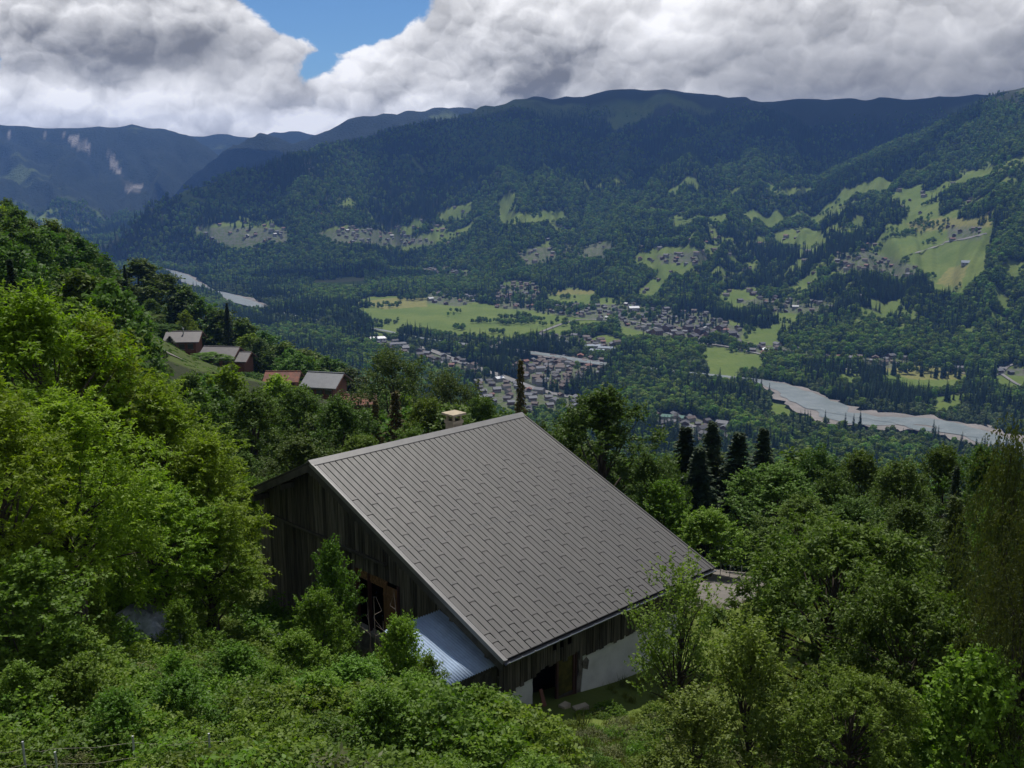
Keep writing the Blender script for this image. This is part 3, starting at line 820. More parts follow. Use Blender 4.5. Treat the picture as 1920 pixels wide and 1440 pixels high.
# ---- far trees: cheap shapes used by the woods
def far_broad(seed, mat, H=17., R=5.2, n=230, narrow=1.):
    rg = np.random.default_rng(seed)
    nl = 8; c = unit(rg.normal(0, 1, (nl, 3))) * [R * .5, R * .5, H * .2] + [0, 0, H * .55]; c[0] = (0, 0, H * .72)
    rl = rg.uniform(.42, .62, nl) * R
    k = rg.integers(0, nl, n); d = unit(rg.normal(0, 1, (n, 3)) + [0, 0, .35])
    P = c[k] + d * rl[k][:, None] * rg.uniform(.8, 1.05, (n, 1))
    L = rg.uniform(.28, .5, n) * R
    ax = unit(np.cross(d, rg.normal(0, 1, (n, 3)))); nm = d + rg.normal(0, .35, d.shape)
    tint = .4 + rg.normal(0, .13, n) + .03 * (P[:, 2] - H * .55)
    g = leaf_geo(P - ax * L[:, None] * .5, ax, nm, L, L * .8, tint)
    return leaf_mesh('far_tree', [g], mat)


def far_con(seed, mat, H=22., R=3.6):
    rg = np.random.default_rng(seed); nb = 92
    h = H * (.06 + .93 * (np.arange(nb) / nb)); a = np.arange(nb) * 2.399 + rg.normal(0, .3, nb)
    ln = R * (1 - h / H) ** .85 * rg.uniform(.75, 1.2, nb) + .3
    D = np.stack([np.cos(a), np.sin(a), np.full(nb, -.45)], -1); P = np.stack([0 * h, 0 * h, h], -1)
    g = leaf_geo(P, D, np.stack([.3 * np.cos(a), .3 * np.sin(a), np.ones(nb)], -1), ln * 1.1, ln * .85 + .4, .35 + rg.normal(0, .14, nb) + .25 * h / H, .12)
    return leaf_mesh('far_tree', [g], mat)


def scatter(name, proto_meshes, P, scale, rot, kind, label, cat):
    """one mass of many plants: points carrying plants through geometry nodes"""
    col = bpy.data.collections.new(name + '_plants')
    for i, me in enumerate(proto_meshes):
        o = bpy.data.objects.new('%s_%02d' % ('p', i), me); col.objects.link(o)
    me = bpy.data.meshes.new(name); me.vertices.add(len(P)); me.vertices.foreach_set('co', np.asarray(P, np.float32).ravel())
    for k, typ, dat in (('psize', 'FLOAT', scale), ('prot', 'FLOAT', rot)):
        a = me.attributes.new(k, typ, 'POINT'); a.data.foreach_set('value', np.asarray(dat, np.float32))
    a = me.attributes.new('pkind', 'INT', 'POINT'); a.data.foreach_set('value', np.asarray(kind, np.int32))
    ng = bpy.data.node_groups.new(name + '_scatter', 'GeometryNodeTree')
    ng.interface.new_socket('Geometry', in_out='INPUT', socket_type='NodeSocketGeometry')
    ng.interface.new_socket('Geometry', in_out='OUTPUT', socket_type='NodeSocketGeometry')
    T = NT(ng); gi = T.new('NodeGroupInput'); go = T.new('NodeGroupOutput')
    ci = T.new('GeometryNodeCollectionInfo', {'Collection': col, 'Separate Children': True, 'Reset Children': True})
    ip = T.new('GeometryNodeInstanceOnPoints', {'Points': gi.outputs[0], 'Instance': ci.outputs[0], 'Pick Instance': True})
    def na(n, t):
        q = T.new('GeometryNodeInputNamedAttribute', data_type=t); q.inputs[0].default_value = n; return q.outputs[0]
    T.l.new(na('pkind', 'INT'), ip.inputs['Instance Index'])
    cx = T.new('ShaderNodeCombineXYZ', {2: na('prot', 'FLOAT')}); T.l.new(cx.outputs[0], ip.inputs['Rotation'])
    T.l.new(na('psize', 'FLOAT'), ip.inputs['Scale'])
    T.l.new(ip.outputs[0], go.inputs[0])
    o = link(name, me); md = o.modifiers.new('scatter', 'NODES'); md.node_group = ng
    tag(o, label, cat, kind='stuff')
    return o


FAR_PROTO = [far_broad(100 + i, LM['farb']) for i in range(4)] + [far_con(120 + i, LM['farc'], 22 + i * 2, 3.4 + .3 * i) for i in range(3)] + [far_broad(140 + i, LM['fars'], 10., 4.) for i in range(2)]

# ---- houses of the valley first (the woods keep clear of them)
SPARSE = [([(560, 400), (900, 380), (1000, 440), (900, 500), (560, 500)], 36), ([(900, 430), (1400, 430), (1420, 560), (1000, 540)], 48), ([(1400, 430), (1660, 430), (1650, 570), (1400, 560)], 26), ([(300, 420), (560, 400), (560, 490), (360, 490)], 12), ([(1660, 340), (1900, 300), (1900, 420), (1680, 400)], 14)]


def village_spots():
    rg = np.random.default_rng(77); out = []
    for poly, n, pal in VILLAGES + [(p_, n_, 'red') for p_, n_ in SPARSE]:
        P = np.array(poly, float); got = []; tries = 0
        while len(got) < n and tries < 60:
            tries += 1
            u = rg.uniform(P[:, 0].min(), P[:, 0].max(), 80); v = rg.uniform(P[:, 1].min(), P[:, 1].max(), 80)
            ok = in_poly(poly, u, v)
            if not ok.any(): continue
            G = ground_hit(u[ok], v[ok], 400., 6000., 500)
            if n in [q[1] for q in SPARSE] and poly in [q[0] for q in SPARSE]: G = G[land_meadow(G[:, 0], G[:, 1], G[:, 2])]
            for g in G:
                if len(got) >= n: break
                if all(math.hypot(g[0] - q[0], g[1] - q[1]) > 15.5 for q in got): got.append(g)
        for g in got: out.append((g[0], g[1], g[2], pal, rg.uniform(), rg.uniform(), rg.uniform()))
    return out


SPOTS = village_spots()
SPOT_XY = np.array([s[:2] for s in SPOTS])


def build_forest():
    rg = np.random.default_rng(5)
    # horizon table for hidden-ground removal
    az = np.linspace(-.56, .56, 420); r = np.geomspace(300, 7200, 420)
    A, Rr = np.meshgrid(az, r, indexing='ij'); Hh = height(Rr * np.sin(A), Rr * np.cos(A))
    el = (Hh - ZC) / Rr; run = np.maximum.accumulate(el, 1); run = np.concatenate([np.full((len(az), 1), -9.), run[:, :-1]], 1)
    N = 680000
    a = rg.uniform(-.5, .5, N); rr = np.sqrt(rg.uniform(345. ** 2, 5250. ** 2, N))
    sp = np.maximum(7.6, rr / 300.)
    dens = 1.0 / sp ** 2; keep = rg.uniform(0, 1, N) < dens / (1 / 7.6 ** 2) * np.where(rr < 1800, 1.0, 1.0)
    area = .5 * (5000. ** 2 - 345 ** 2); want = area / 7.6 ** 2
    a, rr, sp = a[keep], rr[keep], sp[keep]
    x, y = rr * np.sin(a), rr * np.cos(a); z = height(x, y)
    h = 17 * np.ones(len(x))
    ia = np.clip(np.searchsorted(az, a), 0, len(az) - 1); ir = np.clip(np.searchsorted(r, rr) - 1, 0, len(r) - 1)
    vis = (z + 26 - ZC) / rr > run[ia, ir]
    vis &= rr > np.interp(a, np.radians([-40, -26, -8, 5, 40]), [430, 350, 330, 330, 330])
    x, y, z, rr, a, sp = [q[vis] for q in (x, y, z, rr, a, sp)]
    bad = land_meadow(x, y, z) | land_meadow(x, y, z, 8.) | land_meadow(x, y, z, 15.)
    # hedges and lone trees stay in the meadows
    hedge = (fbm(x / 60, y / 60, 2, 44) > .36) & (rg.uniform(0, 1, len(x)) < .30)
    bad &= ~hedge
    vil = land_village(x, y, z)
    bad |= vil & (rg.uniform(0, 1, len(x)) > .26)
    dr = dist_line(x, y, RIV_P, RIV_W); bad |= dr < 4
    kf = ZC / (ZC - 9.); s_ = RIV_T > 13.6; dr2 = dist_line(x * kf, y * kf, RIV_P[s_], RIV_W[s_]); bad |= (dr2 < -6) & (rg.uniform(0, 1, len(x)) < .62)
    for j0, j1 in ((.8, 2.2), (3.6, 4.4), (9, 11)):
        s_ = (RIV_T >= j0) & (RIV_T <= j1); bad |= dist_line(x * kf, y * kf, RIV_P[s_], RIV_W[s_]) < -2
    for P_, w_ in ROAD_P: bad |= (dist_line(x, y, P_, np.full(len(P_), w_)) < 4.5) | (dist_line(x * kf, y * kf, P_, np.full(len(P_), w_)) < 1)
    # clear of houses
    cell = {}
    for i, (sx_, sy_) in enumerate(SPOT_XY): cell.setdefault((int(sx_ // 20), int(sy_ // 20)), []).append((sx_, sy_))
    near = np.where(vil | (dr < 1e9))[0]
    hb = np.zeros(len(x), bool)
    ii = np.where(~bad)[0]
    for i in ii:
        cx, cy = int(x[i] // 20), int(y[i] // 20)
        for dx in (-1, 0, 1):
            for dy in (-1, 0, 1):
                for q in cell.get((cx + dx, cy + dy), ()):
                    if abs(q[0] - x[i]) < 9 and -9 < q[1] - y[i] < 24: hb[i] = True
    top_ = z + 60 * fbm(x / 300, y / 300, 3, 91)
    ok = ~bad & ~hb & ~((top_ > 450) & (rg.uniform(0, 1, len(x)) < sstep(450, 530, top_) * 1.0))
    x, y, z, rr, a, sp, dr = [q[ok] for q in (x, y, z, rr, a, sp, dr)]
    n = len(x)
    mix = fbm(x / 180, y / 180, 3, 61) + .5 * fbm(x / 620, y / 620, 2, 67) + .22 * sstep(250, 500, z) + rg.normal(0, .20, n)
    kind = np.where(mix > .25, 4 + rg.integers(0, 3, n), rg.integers(0, 4, n))
    wil = (dr < 90) & (fbm(x / 110, y / 110, 2, 63) > -.12) & (z < 12)
    kind = np.where(wil & (rg.uniform(0, 1, n) < .85), 7 + rg.integers(0, 2, n), kind)
    sc = (.55 + .75 * rg.uniform(0, 1, n) ** 1.6) * np.clip(sp / 7.6, 1, 1.7) ** .2
    sc *= np.where(rr < 700, .85, 1.) * (1 - .5 * sstep(380, 540, z))
    tall = land_meadow(x, y, z, 24.) | (land_meadow(x, y, z, 19.)); kind = np.where(tall & (kind >= 4) & (kind < 7), rg.integers(0, 4, n), kind); sc = np.where(tall, np.minimum(sc, .7), sc)
    kinds = [(np.ones(n, bool), 'valley_woods', 'dense mixed woods covering the valley floor and the far mountain slopes', 'woods')]
    for m, nm, lb, ct in kinds:
        scatter(nm, FAR_PROTO, np.stack([x, y, z - .6], -1)[m], sc[m], rg.uniform(0, 6.28, n)[m], kind[m], lb, ct)
    print('FOREST', n)


build_forest()

# ------------------------------------------------------------------ valley houses
def roof_mat(name, a, b): return simple(name, a, b, 1.2, .7, .3, rnd=.25, bstr=.2)


M_RG = roof_mat('grey_roof', (.125, .128, .138), (.085, .088, .096)); M_RB = roof_mat('brown_roof', (.095, .066, .052), (.06, .045, .038))
M_RR = roof_mat('red_roof', (.19, .072, .046), (.12, .052, .036)); M_RD = roof_mat('dark_roof', (.058, .056, .06), (.04, .039, .041)); M_RW = roof_mat('bright_metal_roof', (.62, .63, .64), (.5, .51, .52))
M_RBL = roof_mat('blue_grey_roof', (.24, .28, .33), (.18, .21, .25)); M_RGN = roof_mat('green_roof', (.05, .13, .095), (.04, .10, .075))
M_WW = simple('cream_render', (.30, .275, .235), (.22, .205, .18), 1., .9, .2, rnd=.15); M_WB = simple('chalet_wood', (.13, .075, .045), (.085, .05, .032), 3., .85, .2, stretch=(1, 1, .2), rnd=.25)
M_WG = simple('grey_render', (.30, .29, .27), (.24, .23, .215), 1., .9, .2, rnd=.15)


def chalet_meshes(L, D, hw, pitch, wallm, roofm, lower=True, over=1.):
    """ridge along x; returns wall mesh and roof mesh"""
    rise = D / 2 * math.tan(pitch); w = MB()
    zb = -2.5
    if lower: w.box(-L / 2, L / 2, -D / 2, D / 2, zb, hw * .45, 0); w.prism([(-D / 2 - .05, hw * .45), (D / 2 + .05, hw * .45), (D / 2 + .05, hw), (0, hw + rise), (-D / 2 - .05, hw)], -L / 2 - .05, L / 2 + .05, 1, 'x')
    else: w.prism([(-D / 2, zb), (D / 2, zb), (D / 2, hw), (0, hw + rise), (-D / 2, hw)], -L / 2, L / 2, 1, 'x')
    r = MB(); o = over; t = .3; e = D / 2 + o; ze = hw - o * math.tan(pitch)
    r.prism([(-e, ze + .05), (0, hw + rise + .05), (e, ze + .05), (e, ze + t), (0, hw + rise + t), (-e, ze + t)], -L / 2 - o, L / 2 + o, 0, 'x')
    return w.mesh('wall', [M_WW if lower else wallm, wallm]), r.mesh('roof', roofm)


ROOFS = dict(grey=M_RG, brown=M_RB, red=M_RR, dark=M_RD, bright=M_RW)
PAL = dict(town=[('grey', .38), ('brown', .26), ('dark', .26), ('red', .07), ('bright', .03)], red=[('grey', .18), ('brown', .48), ('dark', .17), ('red', .16), ('bright', .01)])
HM = {}
for rn, rm in ROOFS.items():
    for si, (L_, D_, h_, lo, wm) in enumerate(((10, 9, 5., True, M_WB), (13, 9.5, 5.6, True, M_WW), (9, 8, 4.4, False, M_WB))):
        HM[(rn, si)] = chalet_meshes(L_, D_, h_, rad(24), wm, rm, lo)
VNAME = [(0, q) for q in ('main valley town', 'red-roofed village at mountain foot', 'beside the big field', 'village above the big field', 'hillside hamlet left of centre', 'meadow hamlet at far left', 'near side of main road',
         'chalet park by the river', 'below the straight road', 'village behind the spruces', 'hamlet under sloping meadows', 'top of the sloping meadows', 'wood edge above town', 'road right of town', 'beside the dry field',
         'river bank facing town', 'clearing above town', 'clearing on wooded slope', 'forked road at right')]


def build_village():
    rg = np.random.default_rng(9)
    lab = []; k = 0
    for vi, (poly, n, pal) in enumerate(VILLAGES): lab.append((poly, vi))
    order = sorted(range(len(SPOTS)), key=lambda i: SPOTS[i][0] ** 2 + SPOTS[i][1] ** 2)
    rest = []
    for rank, i in enumerate(order):
        x, y, z, pal, a, b, c = SPOTS[i]
        acc = 0; rn = 'grey'
        for nm, w in PAL[pal]:
            acc += w
            if a < acc: rn = nm; break
        si = int(b * 3) % 3; rz = (round(c * 4) / 4 * math.pi) + (a - .5) * .5 + .45; s = .66 + .38 * ((a * 7.7) % 1)
        if rank >= 285: rest.append((x, y, z, rn, si, rz, s)); continue
        e = empty('village_house', (x, y, z), rz); e.scale = (s, s, s)
        wm, rm = HM[(rn, si)]
        link('wall', wm, e); link('roof', rm, e)
        u, v, d = project(np.array([x, y, z])); vi = 0; 
        for poly, q in lab:
            if in_poly(poly, np.array([u]), np.array([v]))[0]: vi = q
        pl = np.array(VILLAGES[vi][0], float); fu = (float(u) - pl[:, 0].min()) / np.ptp(pl[:, 0]); fv = (float(v) - pl[:, 1].min()) / np.ptp(pl[:, 1])
        pos = ('left end', 'left half', 'middle', 'right half', 'right end')[int(np.clip(fu * 5, 0, 4))]; row = ('back row', 'inner row', 'front row')[int(np.clip(fv * 3, 0, 2))]
        tag(e, '%s house, %s roof, %s, %s, %s' % (('small', 'long', 'timber')[si], rn, row, pos, VNAME[vi][1]), 'house', 'village houses in the valley')
    V = []; F = []; mi = []; mats = []; midx = {}
    mb = MB()
    for x, y, z, rn, si, rz, s in rest:
        for me in HM[(rn, si)]:
            cs, sn = math.cos(rz) * s, math.sin(rz) * s
            vs = [(x + q.co.x * cs - q.co.y * sn, y + q.co.x * sn + q.co.y * cs, z + q.co.z * s) for q in me.vertices]
            base = len(mb.v); mb.v += vs
            for p in me.polygons:
                mt = me.materials[p.material_index]
                if mt.name not in midx: midx[mt.name] = len(mats); mats.append(mt)
                mb.f.append(tuple(base + j for j in p.vertices)); mb.mi.append(midx[mt.name])
    o = mb.build('distant_village_houses', mats); tag(o, 'tiny far houses of the villages across the valley', 'houses', kind='stuff')


build_village()


def block(name, u, v, L, D, hw, pitch, wallm, roofm, rz, label, cat, group=None, windows=0, lower=False):
    g = ground_hit(u, v, 300.)[0]
    e = empty(name, (g[0], g[1], g[2]), rz)
    wm, rm = chalet_meshes(L, D, hw, pitch, wallm, roofm, lower, .7)
    link('wall', wm, e); link('roof', rm, e)
    if windows:
        mb = MB(); mb.box(-.8, .8, -.06, .06, -.8, .8); me = mb.mesh('window', MATS['dark_glass'])
        for k in range(windows):
            for fl in range(max(1, int(hw // 3))):
                w = link('window', me, e); w.location = (-L / 2 + (k + .5) * L / windows, -D / 2 - .08, 1.6 + fl * 2.9)
    tag(e, label, cat, group)
    return e


simple('dark_glass', (.03, .035, .04), (.02, .02, .025), 1., .15, .6)
W0 = simple('factory_wall', (.42, .41, .39), (.36, .35, .33), .6, .8, .3)
block('factory', 703, 641, 34, 22, 7, rad(6), W0, M_RW, .35, 'factory hall with bright white roof at left end of the near village', 'factory', windows=6)
block('factory', 746, 650, 26, 16, 6, rad(6), W0, M_RG, .3, 'grey low hall right of the bright white factory', 'factory', windows=5)
for k, (u_, v_, l_) in enumerate(((1060, 646, 26), (1085, 650, 24), (1110, 653, 26), (1136, 657, 24), (1160, 660, 26), (1072, 654, 20), (1120, 662, 22), (1175, 664, 22))):
    block('workshop', u_, v_, l_, 15, 5, rad(12), M_WG, M_RBL, -.25 + .1 * (k % 3), 'long low workshop with pale blue-grey roof, %s of the row by the river' % ('far left', 'second', 'third', 'fourth', 'fifth', 'front left', 'front middle', 'far right')[k], 'workshop', 'pale roofed workshops by the river', 5)
for k, (u_, v_) in enumerate(((1232, 630), (1252, 622), (1290, 622), (1312, 628), (1330, 634), (1352, 622), (1370, 634), (1300, 640), (1272, 636))):
    block('apartment_block', u_, v_, 16, 13, 10, rad(24), M_WB, M_RD, .5 + .3 * (k % 2), 'tall dark timber apartment block, %s at the right end of town' % ('far left', 'second from left', 'third from left', 'middle', 'right of the middle', 'second from right', 'far right', 'front right', 'front left')[k], 'apartment block', 'dark timber apartment blocks', 4)
block('school', 1797, 694, 34, 14, 5, rad(10), M_WG, M_RG, -.1, 'wide low grey-roofed building on the dry yellow field', 'building', windows=8)
block('storehouse', 1262, 788, 26, 13, 5, rad(14), M_WG, M_RGN, -.35, 'storehouse with dark green roof behind the spruces', 'storehouse', windows=5)
block('church_hall', 1188, 584, 20, 14, 8, rad(22), M_WW, M_RW, .2, 'hall with a shining white metal roof in the town', 'hall', windows=4)
block('farm_shed', 1812, 496, 18, 12, 4, rad(30), M_WG, M_RBL, -.3, 'grey farm shed at the lower edge of the sloping meadows', 'shed', windows=3)

# ------------------------------------------------------------------ chalets on the near left slope
M_NR = simple('slate_grey_metal_roof', (.085, .078, .080), (.066, .061, .064), .8, .55, .4, bstr=.1); M_NR2 = simple('blue_grey_metal_roof', (.12, .128, .14), (.098, .105, .116), .8, .5, .4, bstr=.1)
M_RUST = simple('rusty_sheet_roof', (.19, .080, .055), (.125, .065, .05), 1.2, .8, .2, contrast=(.4, .6)); M_LOG = simple('red_brown_timber', (.17, .068, .036), (.10, .045, .026), 2., .75, .25, stretch=(.3, 1, 4.), bstr=.4)
M_STONE = simple('foundation_stone', (.30, .285, .26), (.20, .19, .175), 2.5, .95, .1, bstr=.5)
M_STEEL = simple('flue_steel', (.55, .55, .56), (.45, .45, .46), 3., .35, .5, metal=.8)


def chalet(name, u, v, r, L, D, hw, pitch, rz, roofm, wallm, label, wing=None, flue=False, back=0.):
    x, y = at(u, r); R_ = pix_ray(u, v); t = r / math.hypot(R_[0], R_[1]); z = ZC + R_[2] * t   # eave level seen at this pixel
    e = empty(name, (x, y, z - hw), rz); tp = math.tan(pitch); rise = D / 2 * tp
    zg = height(x, y) - (z - hw) - 2.
    w = MB(); w.prism([(-D / 2, .9), (D / 2, .9), (D / 2, hw), (0, hw + rise), (-D / 2, hw)], -L / 2, L / 2, 0, 'x'); w.build('wall', wallm, e)
    f = MB(); f.box(-L / 2 - .08, L / 2 + .08, -D / 2 - .08, D / 2 + .08, min(zg, -.5), .9); f.build('foundation', M_STONE, e)
    def roof(par, L, D, hw, o=1.1, cx=0., cy=0.):
        rise = D / 2 * tp; ez = D / 2 + o; ze = hw - o * tp; m = MB()
        m.prism([(cy - ez, ze + .04), (cy, hw + rise + .04), (cy + ez, ze + .04), (cy + ez, ze + .26), (cy, hw + rise + .26), (cy - ez, ze + .26)], cx - L / 2 - o, cx + L / 2 + o, 0, 'x')
        ro = m.build('roof', roofm, par)
        m = MB(); m.box(cx - L / 2 - o, cx + L / 2 + o, cy - .18, cy + .18, hw + rise + .22, hw + rise + .34); m.build('ridge_cap', roofm, ro)
        for sgn in (-1, 1):
            m = MB(); m.prism([(cy - ez, ze - .12), (cy, hw + rise - .12), (cy + ez, ze - .12), (cy + ez, ze + .1), (cy, hw + rise + .1), (cy - ez, ze + .1)], cx + sgn * (L / 2 + o) - .03 + sgn * .05, cx + sgn * (L / 2 + o) + .03 + sgn * .05, 0, 'x')
            m.build('bargeboard', wallm, ro)
        return ro
    ro = roof(e, L, D, hw)
    for k in range(3):
        wn = MB(); wn.box(-.7, .7, -.07, .05, 0, 1.3); o = wn.build('window', MATS['dark_glass'], e); o.location = (-L / 2 + (k + .6) * L / 3.2, -D / 2 - .02, hw - 2.3)
        fr = MB(); fr.box(-.82, .82, -.05, .05, -.14, -.02); fr.box(-.82, .82, -.05, .05, 1.32, 1.44); fr.build('frame', M_STONE, o)
    m = MB(); m.box(L * .18, L * .18 + 1.1, -D / 2 - .1, -D / 2 + .05, .1, 2.3); m.build('door', wallm, e)
    m = MB(); m.box(-L / 2, L / 2, -D / 2 - 1.3, -D / 2 - .09, .72, .9)
    for k in range(12): m.box(-L / 2 + k * L / 11.2, -L / 2 + k * L / 11.2 + .1, -D / 2 - 1.28, -D / 2 - 1.2, .9, 1.8)
    m.box(-L / 2, L / 2, -D / 2 - 1.3, -D / 2 - 1.18, 1.8, 1.92); m.build('balcony', wallm, e)
    if flue:
        m = MB(); m.tube([(0, -D * .16, hw + rise * .5), (0, -D * .16, hw + rise + 1.0)], .16, 8); m.tube([(0, -D * .16, hw + rise + 1.), (0, -D * .16, hw + rise + 1.25)], .26, 8); m.build('flue', M_STEEL, ro)
    if wing:
        cx, cy, l2, d2, h2 = wing
        m = MB(); r2 = d2 / 2 * tp; m.prism([(cy - d2 / 2, min(zg, -.5)), (cy + d2 / 2, min(zg, -.5)), (cy + d2 / 2, h2), (cy, h2 + r2), (cy - d2 / 2, h2)], cx - l2 / 2, cx + l2 / 2, 0, 'x'); m.build('side_wing', wallm, e)
        roof(e, l2, d2, h2, .9, cx, cy)
    tag(e, label, 'house')
    return e


chalet('chalet', 352, 634, 290, 7.2, 7.2, 4.6, rad(25), .06, M_NR, M_LOG, 'timber chalet with red-brown walls, slate grey roof and steel flue', flue=True)
chalet('chalet', 420, 664, 275, 7.4, 7.6, 4.4, rad(25), -.12, M_NR, M_LOG, 'chalet with two stepped slate grey roofs below the first chalet', wing=(5.2, -.6, 3.8, 6.2, 3.6))
chalet('old_house', 532, 708, 240, 5.8, 5., 3.6, rad(26), .0, M_RUST, M_LOG, 'small old house with rusty red sheet roof among trees')
chalet('house', 612, 716, 225, 6.2, 7.2, 4.2, rad(27), -.25, M_NR2, M_LOG, 'house with pale blue-grey roof half hidden by branches')
chalet('cabin', 672, 750, 170, 3.6, 3., 2.6, rad(24), .1, M_RUST, M_LOG, 'tiny red-roofed cabin nearly hidden in the trees')
P_ = ground_hit(np.array([286, 300, 316, 336]), np.array([646, 655, 664, 672]), 150.); strip('lane', P_, 3., .2, M_YARD)

# ------------------------------------------------------------------ the barn
BO = np.array([-8.0035, 40.1729, ZC - 16.1315]); BANG = math.atan2(.694926, .719081); H0 = 4.3
BL, BW, BR, BW2 = 11.757, 11.112, 4.496, 5.6
BP = math.atan2(BR, BW); BLS = math.hypot(BR, BW)
def tile_mat():
    m, T = new_mat('grey_metal_tile')
    g = T.new('ShaderNodeNewGeometry'); P = g.outputs['Position']; oi = T.new('ShaderNodeObjectInfo')
    mp = T.new('ShaderNodeMapping', {'Vector': P, 'Rotation': (0, 0, -BANG), 'Scale': (1., .12, .12)})
    n1 = T.noise(P, .35, 4, .55); n2 = T.noise(mp.outputs[0], 5., 5, .65); n3 = T.noise(P, 9., 4, .7)
    c = T.mix(T.rng(n1, .3, .7), (.060, .058, .056, 1), (.068, .065, .061, 1))
    c = T.mix(T.m('MULTIPLY', T.rng(n2, .45, .75), .35), c, (.046, .045, .042, 1))
    c = T.mix(T.m('MULTIPLY', T.rng(n3, .66, .74), .35), c, (.10, .096, .082, 1))
    sc = T.vm('SCALE', c); T.l.new(T.m('MULTIPLY_ADD', oi.outputs['Random'], .16, .92), sc.node.inputs['Scale'])
    r = T.m('MULTIPLY_ADD', n2, .25, .40)
    b = bsdf(T, sc, .5, .35, 0, n3, .08, .004); T.l.new(r, b.inputs['Roughness'])
    return m


M_TILE = tile_mat()
M_DECK = simple('dark_roof_underlay', (.018, .017, .016), (.014, .013, .012), 3., .9, .1)
M_CAP = simple('grey_ridge_metal', (.165, .162, .155), (.14, .137, .132), 2., .42, .45, bstr=.1)
M_TRIM = simple('dark_edge_metal', (.05, .052, .056), (.04, .042, .046), 2., .4, .5, metal=.3)
M_ZINC = simple('galvanised_sheet', (.34, .435, .57), (.28, .355, .47), 2.5, .7, .15, metal=.0, bstr=.05, contrast=(.3, .7))
M_GUT = simple('gutter_zinc', (.5, .5, .5), (.4, .4, .4), 4., .25, .6, metal=.9)
M_PLANK = simple('weathered_dark_plank', (.150, .134, .106), (.045, .040, .033), 2.2, .9, .15, stretch=(9, 9, .3), rnd=.5, bstr=.8)
M_BARGE = simple('grey_brown_board', (.085, .078, .064), (.05, .046, .038), 2., .9, .15, stretch=(4, 1, 1), rnd=.2, bstr=.5)
M_PLAST = simple('lime_plaster', (.68, .68, .65), (.52, .52, .495), 1.1, .95, .1, bstr=.35, bdist=.03, contrast=(.3, .75))
M_RUBBLE = simple('rubble_stone', (.20, .185, .16), (.11, .10, .088), 3., .95, .1, bstr=.9, bdist=.05)
M_ORANGE = simple('bright_brown_board', (.20, .105, .045), (.12, .065, .03), 2.2, .8, .2, stretch=(5, 5, .4), bstr=.4)
M_OSB = simple('chip_board', (.26, .14, .06), (.13, .07, .03), 9., .8, .2, contrast=(.42, .58))
M_FRAME = simple('red_brown_frame', (.075, .034, .026), (.05, .024, .02), 3., .6, .3, stretch=(3, 3, .3))
M_CREAM = simple('cream_chimney_render', (.40, .34, .25), (.33, .28, .21), 3., .95, .1, bstr=.4)
M_SLAB = simple('sandstone_slab', (.46, .39, .28), (.36, .31, .23), 3., .9, .2)
M_BLACK = simple('interior_shade_black', (.012, .011, .010), (.009, .008, .008), 2., .95, .05)


def painted_reflection_glass():
    m, T = new_mat('painted_reflection_glass')
    tc = T.new('ShaderNodeTexCoord'); n = T.noise(tc.outputs['Object'], 3., 4, .6)
    bsdf(T, T.mix(T.rng(n, .4, .6), (.10, .080, .022, 1), (.055, .050, .016, 1)), .08, .8)  # yellowish garden reflection put into the base colour of the pane
    return m


M_REFLECTION = painted_reflection_glass()


